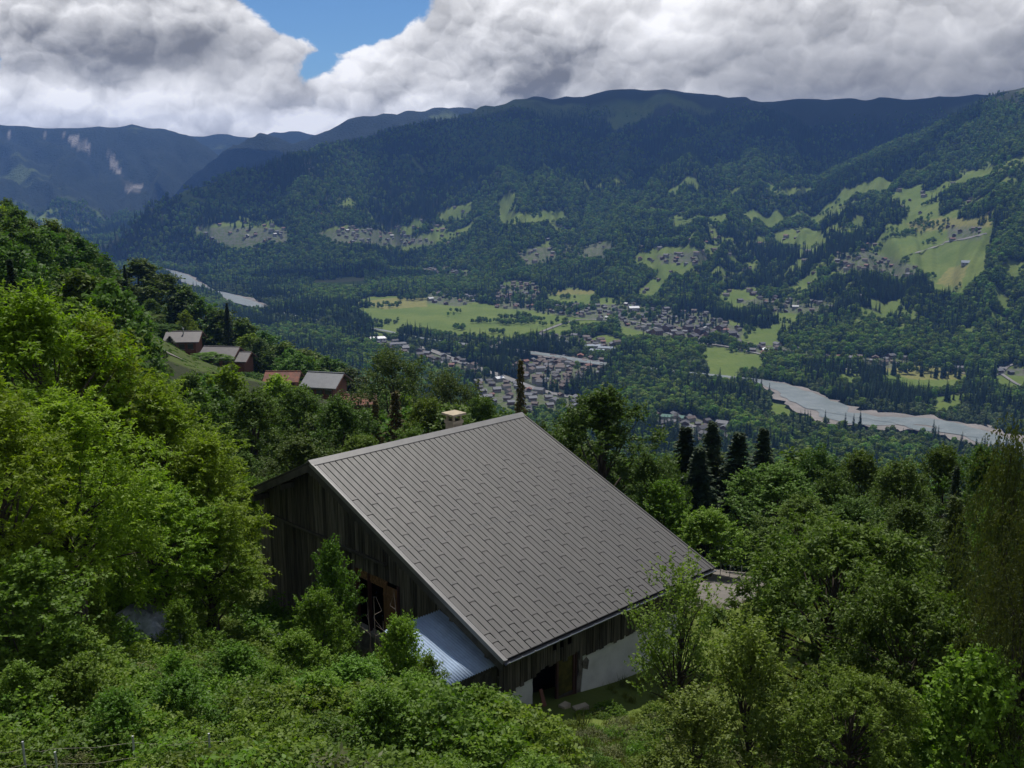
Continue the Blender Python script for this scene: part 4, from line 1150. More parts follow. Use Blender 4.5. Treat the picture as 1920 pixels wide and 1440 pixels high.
def build_barn():
    barn = empty('barn', (BO[0], BO[1], BO[2] - H0), BANG)
    tag(barn, 'large old timber barn with brown-grey metal tile roof', 'barn')
    B = lambda u, v, w: (u, -v, w + H0)
    rg = np.random.default_rng(3)
    # roof deck (both slopes), tiles lie on the near slope
    t = .16; ze2 = BR - BW2 * .455
    mb = MB()
    mb.prism([(-BW, H0 - .02 - t), (-BW, H0 - .02), (0, H0 + BR - .02), (BW2, H0 + ze2 - .02), (BW2, H0 + ze2 - t - .02), (0, H0 + BR - t - .06)][::-1], .02, BL - .02, 0, 'x')
    roof = mb.build('roof', M_DECK, barn)
    rot = (BP, 0, 0)
    def slope_pos(u, Y, h=0.): return (u, -(BW - Y * math.cos(BP) + h * math.sin(BP)), H0 + Y * math.sin(BP) + h * math.cos(BP))
    def plate(poly, h=.035, bev=.012):
        n = len(poly); P = np.array(poly, float); c = P.mean(0); mb = MB()
        inner = []
        for i in range(n):
            p, a, b = P[i], P[i - 1], P[(i + 1) % n]
            d = (p - a) / np.linalg.norm(p - a) - (b - p) / np.linalg.norm(b - p); k = np.linalg.norm(d)
            e1 = (p - a) / np.linalg.norm(p - a); e2 = (b - p) / np.linalg.norm(b - p)
            nn = np.array([-e1[1], e1[0]]) + np.array([-e2[1], e2[0]]); inner.append(p + nn / (1 + e1 @ e2 + 1e-6) * bev)
        vs = [(x, y, 0) for x, y in P] + [(x, y, h - bev * .6) for x, y in P] + [(x, y, h) for x, y in inner]
        fs = [(i, (i + 1) % n, n + (i + 1) % n, n + i) for i in range(n)] + [(n + i, n + (i + 1) % n, 2 * n + (i + 1) % n, 2 * n + i) for i in range(n)] + [tuple(range(2 * n, 3 * n))]
        mb.add(vs, fs); return mb
    g = .031; npair = 20; edge = .17; pw = (BL - 2 * edge) / npair; hw_ = pw / 2 - g
    ybot, ytop = .03, BLS - .17
    cache = {}
    def tile(u, y0, y1):
        Lt = round(y1 - y0, 3)
        if Lt not in cache:
            w = hw_; l = Lt - .014; rc = .075
            arc = [(w - rc + rc * math.cos(a), l - rc + rc * math.sin(a)) for a in np.linspace(0, math.pi / 2, 4)]
            cache[Lt] = plate([(0, 0), (w + g * .96, 0), (w + g * .96, min(.11, l * .3)), (w, min(.11, l * .3) + .03)] + arc + [(0, l - .02)]).mesh('roof_tile', M_TILE)
        o = link('roof_tile', cache[Lt], roof); o.location = slope_pos(u, y0, 0.); o.rotation_euler = rot
    strip_me = plate([(0, 0), (hw_, 0), (hw_, ytop - ybot), (0, ytop - ybot)]).mesh('roof_strip', M_TILE)
    for k in range(npair):
        u0 = edge + k * pw
        tops = [9.25 - i for i in range(9)] + [.82, .42] if k % 2 == 0 else [8.75 - i for i in range(8)] + [1.12, .62]
        tops = [q for q in tops if q > .2]
        ys = [ybot] + sorted(tops) + [ytop + g]
        for a, b in zip(ys[:-1], ys[1:]): tile(u0 + g * .5, a, b)
        o = link('roof_strip', strip_me, roof); o.location = slope_pos(u0 + pw / 2 + g * .5, ybot, 0.); o.rotation_euler = rot
    mb = MB(); mb.box(edge, BL - edge, -.012, .012, 0, .041); o = mb.build('sheet_lap', M_TRIM, roof); o.location = slope_pos(0, 6.0); o.rotation_euler = rot
    for nm, x0 in (('rake_trim', 0.0), ('rake_trim', BL - edge)):
        mb = MB(); mb.prism([(-.03, -.10), (edge + (.0), -.10), (edge, .037), (.04, .045), (.02, .075), (-.03, .075)] if x0 == 0 else [(0, -.1), (edge + .03, -.1), (edge + .03, .085), (edge - .02, .085), (edge - .05, .045), (0, .037)], -.02, BLS - .04, 0, 'y')
        o = mb.build(nm, M_TILE if x0 else M_CAP, roof); o.location = slope_pos(x0, 0, 0.); o.rotation_euler = rot
    # ridge cap
    c, s = math.cos(BP), math.sin(BP); wc = .30
    mb = MB(); mb.prism([(-wc * c, -wc * s + .07), (0, .115), (wc * .9, -wc * .41 + .07), (wc * .9, -wc * .41 + .03), (0, .07), (-wc * c, -wc * s + .04)][::-1], -.05, BL + .04, 0, 'x')
    o = mb.build('ridge_cap', M_CAP, roof); o.location = (0, 0, H0 + BR)
    # far slope sheet with ribs
    p2 = math.atan(.455); l2 = BW2 / math.cos(p2)
    mb = MB(); mb.box(0, BL, 0, l2, 0, .03)
    for k in range(21): mb.box(.1 + k * (BL - .24) / 20, .14 + k * (BL - .24) / 20, 0, l2, .03, .06)
    o = mb.build('rear_sheet', M_TILE, roof); o.location = (0, 0, H0 + BR); o.rotation_euler = (-p2, 0, 0)
    # bargeboards under the rakes, front and back gable
    for x0 in (-.005, BL - .045):
        mb = MB(); mb.box(0, .05, -.05, BLS - .02, -.40, -.105); o = mb.build('bargeboard', M_BARGE, roof); o.location = slope_pos(x0, 0); o.rotation_euler = rot
        mb = MB(); mb.box(0, .05, .02, l2 + .05, -.32, -.03); o = mb.build('bargeboard', M_BARGE, roof); o.location = (x0, 0, H0 + BR); o.rotation_euler = (-p2, 0, 0)
    mb = MB(); mb.box(.10, BL - .1, .02, .3, -.30, -.18); o = mb.build('eave_board', M_BARGE, roof); o.location = slope_pos(0, .02); o.rotation_euler = rot
    # purlins under the verge
    for vv in (-4.6, -2.4, 0.0, 2.8, 5.6, 8.4, 10.2):
        wz = BR - abs(vv) * (.405 if vv > 0 else .455) - .46
        mb = MB(); mb.box(.06, .86, -vv - .09, -vv + .09, wz + H0 - .12, wz + H0 + .12); mb.build('purlin', M_BARGE, roof)
    # gutter: half pipe along the front eave with bright brackets
    gt = MB(); n = 9; rr_ = .085; pts = [(math.cos(a) * rr_, math.sin(a) * rr_) for a in np.linspace(math.pi, 2 * math.pi, n)]
    prof = pts + [(x * .86, y * .86) for x, y in pts[::-1]]
    gt.prism(prof, .02, BL - .02, 0, 'x'); go = gt.build('gutter', M_TRIM, roof); go.location = (0, -BW - .075, H0 - .03)
    mb = MB(); mb.tube([(.02, -rr_, 0), (BL - .02, -rr_, 0)], .016, 6); mb.build('gutter_lip', M_GUT, go)
    bm_ = MB(); bm_.box(-.015, .015, -rr_ - .03, -rr_ + .025, -.02, .035); bme = bm_.mesh('gutter_bracket', M_GUT)
    for k in range(20):
        o = link('gutter_bracket', bme, go); o.location = (.12 + k * .605, 0, 0)
    mb = MB(); mb.tube([(BL - .4, 0, -.05), (BL - .4, .35, -.5), (BL - .4, .78, -.7), (BL - .4, .8, -3.6)], .045, 8); mb.build('downpipe', M_TRIM, go)
    # chimney
    cu, cv = 8.2, -.75; zt = H0 + 5.02
    ch = empty('chimney'); ch.parent = barn; ch.location = (cu, -cv, 0)
    mb = MB(); mb.box(-.27, .27, -.27, .27, H0 + 3.4, zt - .3); mb.box(-.31, .31, -.31, .31, zt - .44, zt - .30); mb.build('stack', M_CREAM, ch)
    mb = MB()
    for a in (-1, 1):
        for b in (-1, 1): mb.box(a * .2 - .05, a * .2 + .05, b * .2 - .05, b * .2 + .05, zt - .30, zt - .06)
    mb.build('vent_post', M_CREAM, ch)
    mb = MB(); mb.box(-.40, .40, -.40, .40, zt - .06, zt + .03); mb.build('cap_slab', M_CREAM, ch)
    # ---- gable wall towards the left: vertical planks
    U = .8; zb = -3.35
    def under(v): return BR - (.4046 * v if v > 0 else -.455 * v) - .20
    wall = empty('gable_wall'); wall.parent = barn
    win = (1.75, 4.55, -1.6, .42)
    v = -5.35; 
    while v < 10.15:
        w = rg.uniform(.17, .25); v1 = min(v + w, 10.2); mid = (v + v1) / 2
        top = min(under(v), under(v1)); du = rg.uniform(-.022, .022)
        segs = [(zb + rg.uniform(-.05, .12), top)]
        if win[0] - .05 < mid < win[1] + .05: segs = [(win[3], top)]
        for a, b in segs:
            m = MB(); m.box(U + du, U + du + .04, -v1 + .006, -v - .006, a + H0, b + H0); m.build('plank', M_PLANK, wall)
        v = v1
    # upper overlapping row with a ledge beam
    v = -4.3
    while v < 3.6:
        w = rg.uniform(.17, .25); v1 = v + w
        top = min(under(v), under(v1)) - .02; bot = 1.22 + rg.uniform(-.03, .03)
        if top - bot > .15:
            m = MB(); m.box(U - .12 + rg.uniform(-.015, .015), U - .045, -v1 + .006, -v - .006, bot + H0, top + H0); m.build('plank', M_PLANK, wall)
        v = v1
    m = MB(); m.box(U - .20, U - .03, -3.9, 4.6, 1.08 + H0, 1.20 + H0); m.build('ledge_beam', M_BARGE, wall)
    m = MB(); m.box(U - .06, U + .3, -10.1, -win[1] - .2, zb + H0 - 1.2, zb + H0 + .25); m.box(U - .06, U + .3, -win[0] + .0, 5.4, zb + H0 - 1.2, zb + H0 + .02); m.build('plinth', M_RUBBLE, wall)
    m = MB(); m.box(U - .05, U + .25, -win[1], -win[0], win[2] + H0 - 1.6, win[2] + H0 - .55); m.build('sill_wall', M_RUBBLE, wall)
    m = MB(); m.box(U - .10, U + .22, -win[1] - .1, -win[0] + .1, win[2] + H0 - .55, win[2] + H0 - .4); m.build('sill', M_STONE, wall)
    # opening: frame posts, chip board strip, one shutter
    wf = empty('window'); wf.parent = barn; wf.location = (U, 0, H0)
    for a, b in ((win[0], win[0] + .14), (win[0] + .85, win[0] + .92), (win[1] - .1, win[1])):
        m = MB(); m.box(-.05, .1, -b, -a, win[2] - .4, win[3]); m.build('post', M_FRAME, wf)
    m = MB(); m.box(.02, .06, -win[0] - 2.0, -win[0] - .15, win[3] - .36, win[3] - .01); m.build('lintel_board', M_OSB, wf)
    sh = empty('shutter'); sh.parent = wf; sh.location = (-.06, -win[1] + .02, 0)
    for k in range(4):
        m = MB(); m.box(-.03 - .004 * k, .01, .20 * k + .005, .20 * (k + 1) - .005, win[2] - .38, win[3] - .12); o = m.build('shutter_board', M_ORANGE, wf); o.location = (-.07, -win[1] + .05, 0)
    m = MB(); m.box(-.075, -.045, .05, .78, win[3] - .55, win[3] - .43); m.box(-.075, -.045, .05, .78, win[2] + .1, win[2] + .22); o = m.build('shutter_brace', M_ORANGE, wf); o.location = (-.07, -win[1] + .05, 0)
    bpy.data.objects.remove(sh)
    # ---- front wall under the eave
    Vf = BW - .9
    fw = empty('front_wall'); fw.parent = barn
    u = .62
    while u < BL - .6:
        w = rg.uniform(.16, .24); u1 = min(u + w, BL - .55); mid = (u + u1) / 2
        bot = (-1.55 - .42 * sstep(3., .6, mid) if mid < 4.75 else -1.78) + rg.uniform(-.09, .06)
        if 3.15 < mid < 4.3 and int(mid * 5) % 2 == 0:  # slatted vent
            parts = [(-.95 + rg.uniform(-.03, .03), .12), (bot, -1.45)] if bot < -1.47 else [(-.95, .12)]
            parts = [(bot, -1.05), (-.35, .25)]
        else: parts = [(bot, .25)]
        for a, b in parts:
            if b - a < .1: continue
            m = MB(); dv = rg.uniform(-.02, .02); m.box(u + .005, u1 - .005, -Vf - .04 + dv, -Vf + dv, a + H0, b + H0); m.build('plank', M_PLANK, fw)
        u = u1
    m = MB(); m.box(.85, BL - .7, -Vf + .05, -Vf + .2, -1.5 + H0, -1.3 + H0); m.build('lintel_beam', M_PLANK, fw)
    # plaster: rough outline pieces left and right of the doorway
    def plaster(name, u0, u1, w0, w1, seed, mat, dv=0.):
        r2 = np.random.default_rng(seed); n = 12
        edge_l = [(u0 + r2.uniform(-.09, .07), w0 + (w1 - w0) * i / n) for i in range(n + 1)]
        edge_r = [(u1 + r2.uniform(-.05, .05), w1 + (w0 - w1) * i / n) for i in range(n + 1)]
        m = MB(); m.prism([(a, b + H0) for a, b in (edge_l + edge_r)], -Vf + .08 + dv, -Vf + .42, 0, 'y'); return m.build(name, mat, fw)
    plaster('plaster', .75, 2.38, -4.3, -1.2, 1, M_PLAST)
    plaster('plaster', 5.02, BL - .75, -6., -1.2, 2, M_PLAST)
    plaster('bare_stone', 4.78, 5.2, -6., -1.2, 5, M_RUBBLE, .03)
    m = MB(); m.prism([(5.0, -2.35 + H0), (5.28, -2.5 + H0), (5.36, -2.15 + H0), (5.2, -1.95 + H0), (5.02, -2.05 + H0)][::-1], -Vf + .074, -Vf + .1, 0, 'y'); m.build('bare_stone', M_RUBBLE, fw)
    # doorway
    dw = empty('doorway'); dw.parent = barn; dw.location = (0, -Vf, H0)
    for a, b, mt in ((3.58, 3.68, M_FRAME), (4.46, 4.56, M_FRAME), (4.60, 4.66, M_FRAME)):
        m = MB(); m.box(a, b, .05, .15, -4.2, -1.5); m.build('door_post', mt, dw)
    m = MB(); m.box(3.68, 4.46, .09, .11, -3.02, -1.62); m.build('glass_pane', M_REFLECTION, dw)
    m = MB(); m.box(3.68, 4.46, .07, .13, -4.2, -3.1); m.build('door_panel', M_FRAME, dw)
    m = MB(); m.box(3.68, 4.46, .06, .14, -3.1, -3.02); m.build('glazing_bar', M_BARGE, dw)
    # black sheets stand in for shade inside the openings; then the closing walls
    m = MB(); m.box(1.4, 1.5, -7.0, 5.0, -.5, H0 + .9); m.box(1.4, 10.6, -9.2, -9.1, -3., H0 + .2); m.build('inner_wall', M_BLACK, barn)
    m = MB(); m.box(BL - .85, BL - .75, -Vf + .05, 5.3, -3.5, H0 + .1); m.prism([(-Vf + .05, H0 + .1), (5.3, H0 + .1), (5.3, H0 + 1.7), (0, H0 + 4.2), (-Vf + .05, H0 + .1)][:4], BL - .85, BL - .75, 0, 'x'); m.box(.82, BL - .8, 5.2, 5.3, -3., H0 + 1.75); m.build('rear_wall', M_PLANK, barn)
    # ---- lean-to with corrugated sheet
    lt = empty('lean_to'); lt.parent = barn
    u0, u1, v0, v1, w0, w1 = -1.72, .78, 6.9, 10.22, .24, -.62; nco = 21
    prof = []
    for k in range(nco * 6 + 1):
        uu = u0 + (u1 - u0) * k / (nco * 6); prof.append((uu, 0.024 * math.cos(k / 6 * 2 * math.pi)))
    V_ = []
    nseg = 4
    for i in range(nseg + 1):
        f = i / nseg; vv = v0 + (v1 - v0) * f; ww = w0 + (w1 - w0) * f
        V_ += [(a, -vv, ww + H0 + b) for a, b in prof]
    n = len(prof); Fq = [(i * n + k, (i + 1) * n + k, (i + 1) * n + k + 1, i * n + k + 1) for i in range(nseg) for k in range(n - 1)]
    me = np_mesh('corrugated_roof', V_, Fq, M_ZINC, smooth=True); o = link('corrugated_roof', me, lt); sm = o.modifiers.new('thick', 'SOLIDIFY'); sm.thickness = .004
    v = 9.2; uu = u0 + .9
    while uu < .6:
        m = MB(); w = rg.uniform(.17, .22); m.box(uu, uu + w - .01, -v1 + .12, -v1 + .16, -3.6 + H0, -.68 + H0); m.build('plank', M_BARGE, lt); uu += w
    for a in (u0 + .08, u0 + .85):
        m = MB(); m.box(a, a + .12, -v1 + .1, -v1 + .22, -3.8 + H0, -.66 + H0); m.build('post', M_BARGE, lt)
    m = MB(); m.box(u0 + .05, u0 + .15, -v1 + .1, -v0 - .1, -3.6 + H0, -3.0 + H0); m.box(u0 + .02, .75, -v1 + .06, -v1 + .18, -.80 + H0, -.66 + H0); m.build('beam', M_BARGE, lt)
    return barn


BARN = build_barn()


def barn_pt(u, v, w=None):
    c, s = math.cos(BANG), math.sin(BANG); x = BO[0] + u * c + v * s; y = BO[1] + u * s - v * c
    return x, y, float(height(x, y)) if w is None else BO[2] + w


# stepping slabs before the doorway
for k, (u, v, a, b, rz) in enumerate(((3.15, 10.95, .42, .30, .2), (3.55, 11.35, .62, .30, -.15), (4.05, 11.95, .40, .26, .1))):
    mb = MB(); mb.prism([(-a / 2, -b / 2), (a / 2 - .03, -b / 2), (a / 2, b / 2 - .04), (-a / 2 + .04, b / 2)], -.12, .07)
    x, y, z = barn_pt(u, v); o = mb.build('stone_slab', M_SLAB); o.location = (x, y, z + .06); o.rotation_euler = (0, .02, BANG + rz)
    tag(o, ('pale stone slab nearest the barn doorway', 'long pale stone slab in the middle of three', 'pale stone slab farthest from the barn doorway')[k], 'slab')
x, y, z = barn_pt(2.55, 10.55)
mb = MB(); mb.prism([(-.09, 0), (.09, 0), (.07, .62), (-.07, .62)], -.02, .02, 0, 'y'); o = mb.build('red_board', M_RUST); o.location = (x, y, z); o.rotation_euler = (-.35, 0, BANG)
tag(o, 'short red board leaning by the barn doorway', 'board')

# ------------------------------------------------------------------ near trees, one by one
RG = np.random.default_rng(2024)


def tree_px(kind, name, u, vtop, r, wpx, label, cat='tree', group=None, hmin=2.):
    """tree whose top is seen at (u, vtop), standing r metres away, wpx wide"""
    x, y = at(u, r, vtop + 60); R_ = pix_ray(u, vtop); ztop = ZC + R_[2] * r / math.hypot(R_[0], R_[1])
    g = float(height(x, y)); p = PROTO[kind]
    d = math.hypot(r, ztop - ZC); sxy = wpx * d / FPX / p['W']; sz = max(ztop - g, hmin) / p['H']
    return plant(kind, name, (x, y, g), sxy, sz, RG.uniform(0, 6.28), label, cat, group)


NEAR = []
def T_(*a, **k): NEAR.append(tree_px(*a, **k))


# bright ash trees at the left
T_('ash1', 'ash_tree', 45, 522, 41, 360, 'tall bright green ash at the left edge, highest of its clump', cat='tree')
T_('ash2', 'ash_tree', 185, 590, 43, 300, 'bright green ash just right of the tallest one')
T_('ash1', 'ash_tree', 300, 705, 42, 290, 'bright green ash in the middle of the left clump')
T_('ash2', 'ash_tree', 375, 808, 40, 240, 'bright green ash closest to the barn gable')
T_('ash1', 'ash_tree', 110, 730, 33, 340, 'leafy ash in front of the tall left-hand ones')
T_('ash2', 'ash_tree', -30, 690, 30, 300, 'ash cut by the left picture edge')
T_('ash2', 'ash_tree', 285, 880, 37, 240, 'low ash above the silvery shelter')
T_('ash1', 'ash_tree', 400, 965, 38, 180, 'small ash beside the barn corner')
T_('bush1', 'ash_sapling', 60, 1030, 27, 230, 'leafy sapling low at the left edge'); T_('bush2', 'ash_sapling', 120, 1190, 27, 200, 'low sapling left of the thicket')
for k, (kd, u, v, r, w, lb) in enumerate((('bush2', 160, 1262, 25, 140, 'rounded bush rising from the left of the thicket'), ('bush1', 330, 1222, 27, 90, 'upright shoot right of the silver shelter'), ('bush2', 440, 1215, 28, 140, 'bush in the thicket below the dark heap'), ('bush2', 350, 1322, 24, 150, 'wide low bush in the middle of the thicket'), ('bush1', 520, 1270, 26, 90, 'upright shoot below the round bush'),
        ('bush2', 230, 1372, 22.5, 140, 'low bush just above the wire fence'), ('bush2', 600, 1335, 25, 150, 'bush in the lower middle of the thicket'), ('bush2', 770, 1325, 27, 130, 'bush below the corrugated roof edge'), ('bush2', 900, 1362, 26, 120, 'bush left of the stone slabs'), ('bush2', 720, 1395, 23.5, 150, 'bush at the bottom edge below the lean-to'), ('bush1', 40, 1240, 24.5, 120, 'upright shoot at the left edge above the fence'))):
    T_(kd, 'thicket_bush', u, v, r, w, lb, 'bush')
# saplings in front of the gable
T_('bush1', 'maple_sapling', 622, 1008, 36.5, 115, 'slender light green sapling before the barn planks', 'sapling')
T_('bush2', 'maple_sapling', 600, 1112, 33.5, 135, 'bushy light green sapling left of the shutter', 'sapling')
T_('bush2', 'hazel_bush', 748, 1160, 32.0, 120, 'bush overlapping the corrugated lean-to roof', 'bush'); T_('bush1', 'hazel_bush', 806, 1225, 30.5, 70, 'small bush before the lean-to edge', 'bush')
T_('bush2', 'hazel_bush', 560, 1190, 31, 130, 'round bush left of the saplings', 'bush'); T_('bush2', 'hazel_bush', 660, 1262, 28.5, 150, 'bush under the lean-to, in front of the stems', 'bush')
# young fruit trees right of the front wall
T_('pear1', 'pear_tree', 1278, 1035, 28.5, 250, 'young pear tree overlapping the eave and white wall', 'fruit tree'); T_('pear2', 'pear_tree', 1408, 1165, 26, 230, 'smaller pear tree right of the one before the eave', 'fruit tree')
T_('pear2', 'pear_tree', 1300, 1300, 24.0, 200, 'low pear bush in front of the two pear trees', 'fruit tree')
T_('cherry', 'cherry_tree', 1570, 985, 36, 400, 'broad cherry tree with drooping reddish-tipped leaves', 'fruit tree'); T_('cherry', 'cherry_tree', 1700, 1090, 31, 340, 'second cherry tree lower right of the broad one', 'fruit tree')
T_('lspruce', 'young_spruce', 1790, 925, 42, 230, 'young light green spruce right of the cherry tree'); T_('weep', 'weeping_tree', 1905, 775, 33, 230, 'weeping brownish tree at the right edge')
T_('weep', 'weeping_tree', 1960, 900, 28, 260, 'second weeping tree cut by the right edge'); T_('bush2', 'shrub', 1840, 1230, 27, 260, 'dark shrub at the lower right corner', 'bush'); T_('cherry', 'cherry_tree', 1600, 1270, 25, 260, 'low leafy cherry bush near the bottom right', 'fruit tree')
T_('bush2', 'shrub', 1470, 1010, 44, 110, 'shrub between the gravel yard and the cherry tree', 'bush')
# behind the barn
T_('maple1', 'maple_tree', 1128, 728, 64, 235, 'big maple rising behind the barn roof at right'); T_('beech1', 'beech_tree', 1060, 800, 68, 120, 'beech just behind the barn ridge end')
T_('maple1', 'maple_tree', 1215, 850, 60, 120, 'smaller maple leaning on the big one'); T_('beech2', 'withering_tree', 1252, 850, 70, 80, 'thin half-dry tree left of the spruce row')
for k, (u, v, r, w) in enumerate(((1284, 796, 78, 210), (1334, 786, 82, 200), (1384, 806, 80, 210), (1430, 798, 84, 200), (1310, 835, 74, 190))):
    T_('spruce1' if k % 2 else 'spruce2', 'spruce_tree', u, v, r, w, ('leftmost dark spruce of the row behind the barn', 'second dark spruce of the row, tallest', 'third dark spruce of the row', 'rightmost dark spruce of the row', 'short dark spruce before the row')[k])
T_('maple1', 'maple_tree', 1455, 872, 64, 200, 'dark round maple above the gravel yard'); T_('bush2', 'shrub', 1330, 960, 56, 150, 'shrub at the far end of the barn roof', 'bush'); T_('bush2', 'shrub', 1240, 905, 58, 140, 'shrub along the barn roof edge', 'bush')
for k, (kd, u, v, r, w, lb) in enumerate((('beech2', 1530, 838, 78, 130, 'olive green tree right of the spruce row'), ('beech1', 1610, 845, 76, 150, 'leafy tree left of the weeping tree, tall'), ('beech2', 1690, 860, 66, 150, 'loose olive tree behind the cherry'),
        ('beech1', 1765, 835, 70, 150, 'tree behind the young spruce'), ('maple1', 1845, 838, 62, 140, 'tree between young spruce and weeping tree'), ('beech2', 1600, 930, 56, 150, 'olive tree just above the cherry crown'), ('beech1', 1700, 940, 52, 150, 'dark tree above the second cherry'),
        ('beech1', 1500, 930, 58, 150, 'dark leafy tree behind the cherry top'), ('spruce2', 1790, 870, 60, 90, 'narrow dark spruce behind the young one'), ('beech2', 1880, 930, 44, 150, 'olive tree behind the weeping branches'), ('beech2', 1560, 880, 66, 120, 'pale olive tree in the second row'))):
    T_(kd, 'broadleaf_tree' if 'spruce' not in kd else 'spruce_tree', u, v, r, w, lb)
T_('walnut', 'walnut_tree', 735, 648, 118, 200, 'large dark rounded tree behind the barn ridge'); T_('walnut', 'walnut_tree', 845, 690, 112, 180, 'dark tree right of the large rounded one'); T_('beech1', 'beech_tree', 905, 742, 100, 120, 'dark tree left of the dead spruce')
T_('rust', 'withered_spruce', 742, 728, 78, 110, 'spruce with withering brownish needles behind the chimney side'); T_('rust', 'dead_spruce', 976, 668, 88, 78, 'thin withered brown spruce standing behind the ridge end'); T_('rust', 'withered_spruce', 705, 745, 74, 80, 'shorter browned spruce left of the tall one')
for k, (kd, u, v, r, w, lb) in enumerate((('beech1', 475, 730, 74, 170, 'dark leafy tree behind the bright ash clump'), ('beech2', 560, 720, 80, 150, 'olive tree in front of the rusty roof'), ('maple1', 640, 745, 72, 160, 'leafy tree left of the browned spruces'), ('beech1', 800, 745, 80, 140, 'tree between browned spruce and chimney'),
        ('maple1', 860, 790, 76, 120, 'tree right behind the chimney'), ('beech2', 920, 788, 74, 110, 'tree behind the middle of the ridge'), ('beech1', 560, 820, 58, 170, 'dark tree behind the left roof corner'), ('maple1', 455, 850, 56, 120, 'tree between ash clump and roof corner'), ('beech1', 680, 815, 60, 150, 'tree behind the left part of the ridge'),
        ('beech2', 770, 800, 60, 140, 'leafy tree just behind the ridge cap'), ('beech1', 1010, 790, 76, 90, 'small tree beside the dead spruce'), ('bush2', 470, 900, 50, 110, 'yellowish bush at the left eave', ), ('hill4', 430, 690, 96, 120, 'light green tree under the grey chalets'), ('hill4', 520, 705, 120, 110, 'light green tree below the stepped roofs'), ('spruce2', 322, 632, 262, 30, 'slim dark spruce in front of the first chalet'))):
    T_(kd, 'broadleaf_tree' if 'spruce' not in kd else 'spruce_tree', u, v, r, w, lb)


